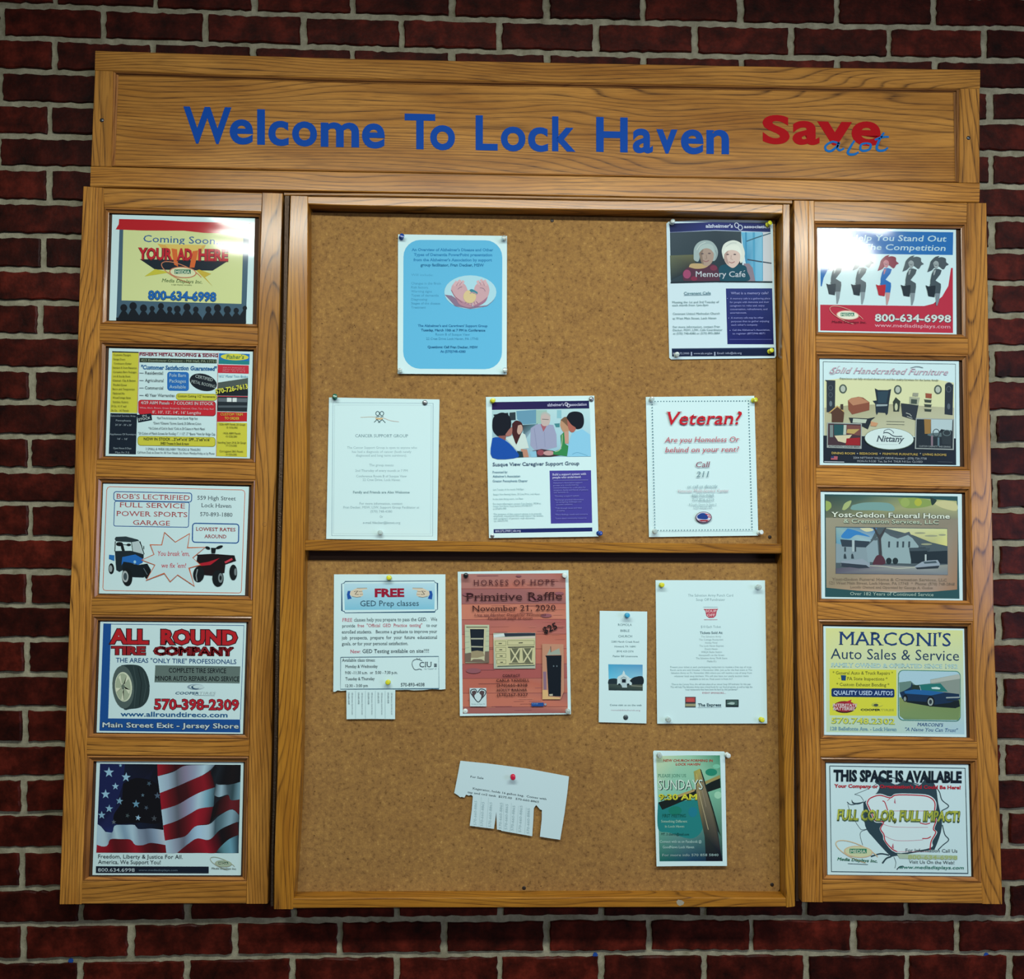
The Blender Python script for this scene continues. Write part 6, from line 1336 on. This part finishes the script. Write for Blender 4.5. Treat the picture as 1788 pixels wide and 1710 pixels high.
# for sale slip
kout = [(185, 108), (560, 145), (850, 182), (1100, 215), (1660, 320), (1640, 520), (1600, 820), (1540, 1180), (1400, 1160), (1265, 1138), (1290, 900), (1292, 778), (1262, 765), (1215, 708), (1183, 750), (1175, 920), (1160, 1132), (920, 1090), (740, 1058), (738, 1050), (682, 1040), (672, 800), (660, 900), (642, 1032), (480, 1012), (312, 990), (340, 780), (355, 590), (330, 570), (300, 580), (262, 568), (240, 608), (205, 598), (180, 602), (150, 575), (102, 545), (150, 300)]
s = Sheet('for_sale_slip', 'tilted white for sale slip with torn bottom edge and number strips', 'slip', GP,
          (780, 1315, 7.774), [(185, 108), (1660, 320), (1540, 1180), (102, 545)], YQ - 0.001, 0.02, outline=kout, paper='#b4ced4')
s.part('lettering')
s.text('For Sale', 318, 335, 498, 358, 28, '#22343c', serif=True, off=0.012)
s.text('Kegerator, holds 16 gallon keg.  Comes with', 350, 494, 1355, 642, 27, '#22343c', serif=True, off=0.012); s.text('tap and co2 tank  $275.00   570-660-8865', 282, 545, 1250, 680, 27, '#22343c', serif=True, off=0.012)
s.part('handwriting')
for i, (x0, y0, x1, y1) in enumerate(((400, 985, 412, 655), (490, 1000, 512, 670), (600, 1010, 618, 675), (742, 1035, 758, 680), (820, 1045, 835, 700), (905, 1060, 930, 720), (1008, 1080, 1030, 720), (1120, 1100, 1130, 755))):
    s.text('570-660-8865', x0, y0, x1, y1, 34, '#7c9aa2', it=0.15, off=-0.008)
s.part('cut_line')
for x0, y0, x1, y1 in ((440, 1008, 470, 600), (540, 1020, 570, 610), (775, 1058, 770, 680), (860, 1075, 880, 680), (950, 1090, 975, 720), (1060, 1110, 1080, 740)): s.line([(x0, y0), (x1, y1)], 3.5, '#9cb8c0')
s.done()

# sundays poster
s = Sheet('poster', 'teal church poster with large wooden cross, pinned lower right on the cork', 'poster', GP,
          (1130, 1300, 7.773), [(82, 90), (1055, 100), (1082, 1655), (128, 1655)], YQ - 0.001, 0.026, outline=[(82, 100), (95, 86), (600, 92), (1040, 98), (1056, 112), (1068, 850), (1084, 1652), (600, 1652), (128, 1658), (105, 900)])
s.part('picture')
s.poly([(120, 160), (550, 150), (988, 150), (1005, 600), (1025, 1588), (600, 1588), (168, 1590), (145, 800)], ['#b4c8a4', '#8cbca0', '#3c8468', '#6ca88c', '#06142c', '#0c3454', '#105c54', '#78b4a0'])
s.poly(curve([(145, 800), (400, 780), (700, 760), (720, 900), (750, 1150), (600, 1280), (300, 1200), (150, 1150), (145, 800)]), ['#5ca088'] + ['#1c7474'] * 48)
s.ell(870, 380, 80, 50, '#1f7c64'); s.ell(940, 300, 50, 30, '#6cb498'); s.ell(960, 690, 50, 50, '#8cc0a4'); s.ell(620, 920, 60, 70, '#187084'); s.ell(380, 900, 90, 60, '#147060')
s.part('wooden_cross_picture')
s.poly([(150, 790), (660, 620), (990, 450), (998, 590), (820, 650), (660, 700), (205, 890)], '#101c1c'); s.poly([(380, 700), (660, 600), (640, 640), (430, 720)], '#9c8c5c'); s.poly([(770, 510), (988, 415), (990, 460), (790, 545)], '#8c8450')
s.poly([(632, 370), (715, 330), (760, 480), (830, 700), (900, 950), (960, 1180), (1000, 1480), (1020, 1585), (800, 1585), (780, 1250), (700, 880), (660, 600)], ['#8c8c48', '#a09c50', '#7c745c', '#645c48', '#4c4c38', '#26303c', '#0c1424', '#060c1c', '#060e20', '#26302c', '#5c6044', '#8c8058'])
s.poly([(715, 330), (735, 350), (775, 470), (830, 660), (910, 920), (1000, 1250), (960, 1180), (900, 950), (760, 480)], '#182420'); s.line([(700, 640), (760, 880), (830, 1160)], 9, '#a09878'); s.line([(740, 600), (800, 850)], 7, '#88806c'); s.line([(670, 400), (690, 560)], 7, '#b8ac60')
s.part('lettering')
s.text('NEW CHURCH FORMING IN', 218, 236, 888, 238, 34, '#a42c24', off=0.02, it=0.12); s.text('LOCK HAVEN', 388, 286, 718, 287, 32, '#a42c24', off=0.02, it=0.12)
s.text('PLEASE JOIN US', 148, 446, 528, 446, 42, '#4c8470', serif=True)
s.text('SUNDAYS', 160, 622, 762, 618, 132, '#183430', off=0.01); s.text('SUNDAYS', 152, 618, 752, 614, 132, '#c0d8cc', off=-0.005)
s.text('9:30 AM', 158, 758, 680, 756, 84, '#2c3424', off=0.06); s.text('9:30 AM', 155, 754, 678, 752, 82, '#c8cc3c', off=0.03)
s.text('FIRST MEETING', 205, 990, 525, 990, 42, '#0c4c44', serif=True); s.text('Something Different', 190, 1062, 545, 1062, 34, '#8cb8a8', serif=True, off=0.01); s.text('In Lock Haven', 240, 1130, 505, 1130, 32, '#8cb8a8', serif=True, off=0.01)
s.text('MT. 3 church@mail.com', 190, 1235, 570, 1238, 32, '#0c3c3c', serif=True); s.text('Connect with us on Facebook @', 172, 1338, 740, 1338, 36, '#9cc0bc', serif=True, off=0.005); s.text('GoodNews Lock Haven', 210, 1412, 638, 1412, 34, '#9cc0bc', serif=True, off=0.005)
s.text('For more info 570 858 5840', 202, 1520, 968, 1518, 32, '#8ca8a8', serif=True, off=0.005)
s.done()

# ------------------------------------------------------------------ pins
def plastic(name, col, rough=0.25, trans=0.0, metal=0.0):
    m, nt, b = new_mat(name); b.inputs['Base Color'].default_value = (*lin(col), 1); b.inputs['Roughness'].default_value = rough
    b.inputs['Transmission Weight'].default_value = trans; b.inputs['Metallic'].default_value = metal; b.inputs['Coat Weight'].default_value = 0.3
    return m
PC = {'blue': plastic('pin_blue', '#0c3c8c'), 'clear': plastic('pin_clear', '#c4d6d4', 0.15, 0.55), 'yellow': plastic('pin_yellow', '#c0c42c'), 'green': plastic('pin_green', '#0c6450'),
      'silver': plastic('pin_silver', '#7c8488', 0.3, 0, 0.8), 'cyan': plastic('pin_cyan', '#2c94bc'), 'black': plastic('pin_black', '#101418'), 'white': plastic('pin_white', '#c4d2d0'),
      'red': plastic('pin_red', '#b81c3c'), 'grey': plastic('pin_grey', '#46545a', 0.4, 0, 0.5)}
NEEDLE = plastic('pin_needle', '#8c9094', 0.25, 0, 1.0)
HEAD = [(0.0005, 0.0046), (0.0012, 0.0050), (0.0020, 0.0046), (0.0030, 0.0029), (0.0075, 0.0026), (0.0088, 0.0036), (0.0096, 0.0047), (0.0106, 0.0046), (0.0110, 0.0036)]
TACK = [(0.0003, 0.0050), (0.0009, 0.0048), (0.0016, 0.0034), (0.0019, 0.0014)]
def pin(kind, colour, px, py, where, tilt=(0, 0), y=YK - 0.0036):
    lab = {'pushpin': 'push pin', 'thumbtack': 'flat thumbtack'}[kind]
    y = PIN_Y.get((px, py), y)
    c = at(px, py, y)
    r = empty(kind, c, '%s %s %s' % (colour, lab, where), 'pin', 'pins holding the notices')
    lathe('pin_head', r, (px, py), y, HEAD if kind == 'pushpin' else TACK, PC[colour], 12, tilt)
    lathe('needle', r, (px, py), y, [(-0.006, 0.0004), (0.002, 0.0005)], NEEDLE, 5, tilt)
PIN_Y = {}
bF, mF, sF, gF, vF = 'light blue cupped hands flyer', 'two women flyer', 'double bordered notice', 'five people flyer', 'red italic heading flyer'
PINS = [('pushpin', 'blue', 700.5, 415.5, 'at top left of the ' + bF, (.25, .1)), ('pushpin', 'clear', 880, 418, 'at top right of the ' + bF, (0, 0)), ('pushpin', 'clear', 881.5, 648.5, 'at bottom right of the ' + bF, (0, .1)), ('pushpin', 'clear', 699, 648.5, 'at bottom left of the ' + bF, (0, 0)),
        ('pushpin', 'clear', 1173, 389.5, 'at top left of the ' + mF, (0, 0)), ('pushpin', 'yellow', 1339.5, 393, 'at top right of the ' + mF, (.3, .1)), ('pushpin', 'yellow', 1343, 614.5, 'at bottom right of the ' + mF, (.2, .1)), ('pushpin', 'clear', 1180.5, 620.5, 'at bottom left of the ' + mF, (0, 0)),
        ('pushpin', 'green', 584.5, 695, 'at top left of the ' + sF, (.2, .2)), ('thumbtack', 'silver', 742, 703.3, 'at top right of the ' + sF, (0, 0)), ('pushpin', 'clear', 664.5, 930, 'at bottom centre of the ' + sF, (0, 0)),
        ('pushpin', 'yellow', 859.5, 700.5, 'at top left of the ' + gF, (0.2, 0)), ('thumbtack', 'silver', 1032.5, 697, 'at top right of the ' + gF, (0.2, 0)), ('pushpin', 'blue', 1044.8, 931.5, 'at bottom right of the ' + gF, (.3, 0)), ('thumbtack', 'silver', 859.5, 936.5, 'at bottom left of the ' + gF, (0, 0)),
        ('pushpin', 'clear', 1137, 698, 'at top left of the ' + vF, (0, 0)), ('pushpin', 'yellow', 1314.5, 699.5, 'at top right of the ' + vF, (.3, 0)), ('pushpin', 'clear', 1142.5, 928, 'at bottom left of the ' + vF, (0, 0)), ('pushpin', 'white', 1324.5, 930.5, 'at bottom right of the ' + vF, (.3, .1)),
        ('pushpin', 'yellow', 679.8, 1009.3, 'above the pointing hands banner', (0, .1)), ('pushpin', 'yellow', 678, 1191.3, 'above the tear-off strips of the class flyer', (0, .1)),
        ('pushpin', 'black', 813.5, 1005, 'at top left of the raffle poster', (0, 0)), ('pushpin', 'white', 985.5, 1005, 'at top right of the raffle poster', (0, 0)), ('thumbtack', 'white', 812.5, 1242, 'at bottom left of the raffle poster', (0, 0)), ('pushpin', 'clear', 991, 1241.5, 'at bottom right of the raffle poster', (0, 0)),
        ('pushpin', 'cyan', 1094.5, 1074.8, 'at the top of the narrow church card', (0, .1)), ('thumbtack', 'grey', 1092.5, 1253, 'at the bottom of the narrow church card', (0, 0)),
        ('pushpin', 'yellow', 1154.5, 1022, 'at top left of the fundraiser notice', (0, .1)), ('pushpin', 'clear', 1323, 1025, 'at top right of the fundraiser notice', (0, 0)), ('pushpin', 'clear', 1166, 1255.5, 'at bottom left of the fundraiser notice', (0, 0)), ('pushpin', 'yellow', 1328.5, 1256.5, 'at bottom right of the fundraiser notice', (0, .1)),
        ('pushpin', 'red', 895.5, 1356, 'in the tilted for sale slip', (0, 0)), ('pushpin', 'clear', 1150.5, 1318, 'at top left of the teal cross poster', (0, 0)), ('pushpin', 'white', 1268.7, 1318, 'at top right of the teal cross poster', (.1, 0))]
for k, c, x, y, wh, t in PINS: pin(k, c, x, y, wh, t)

# blue dabs on the bottom mortar joint
DAB = simple('blue_dab', '#0c3c88', 0.5)
for x, y, wh in ((123.5, 1678, 'left'), (1039.5, 1668, 'middle'), (1722.5, 1668.3, 'right')):
    r = empty('paint_dab', at(x, y, 0.0), 'small blue paint dab on the bottom mortar joint, %s of three' % {'left': 'leftmost', 'middle': 'middle one', 'right': 'rightmost'}[wh], 'paint dab', 'blue dabs on the mortar')
    pts = [(x + 4.6 * math.cos(a * .9) * (1 + .2 * math.sin(a * 3)), y + 4.4 * math.sin(a * .9)) for a in range(7)]
    quad('dab', r, pts, 0.0045, 0.0025, DAB)
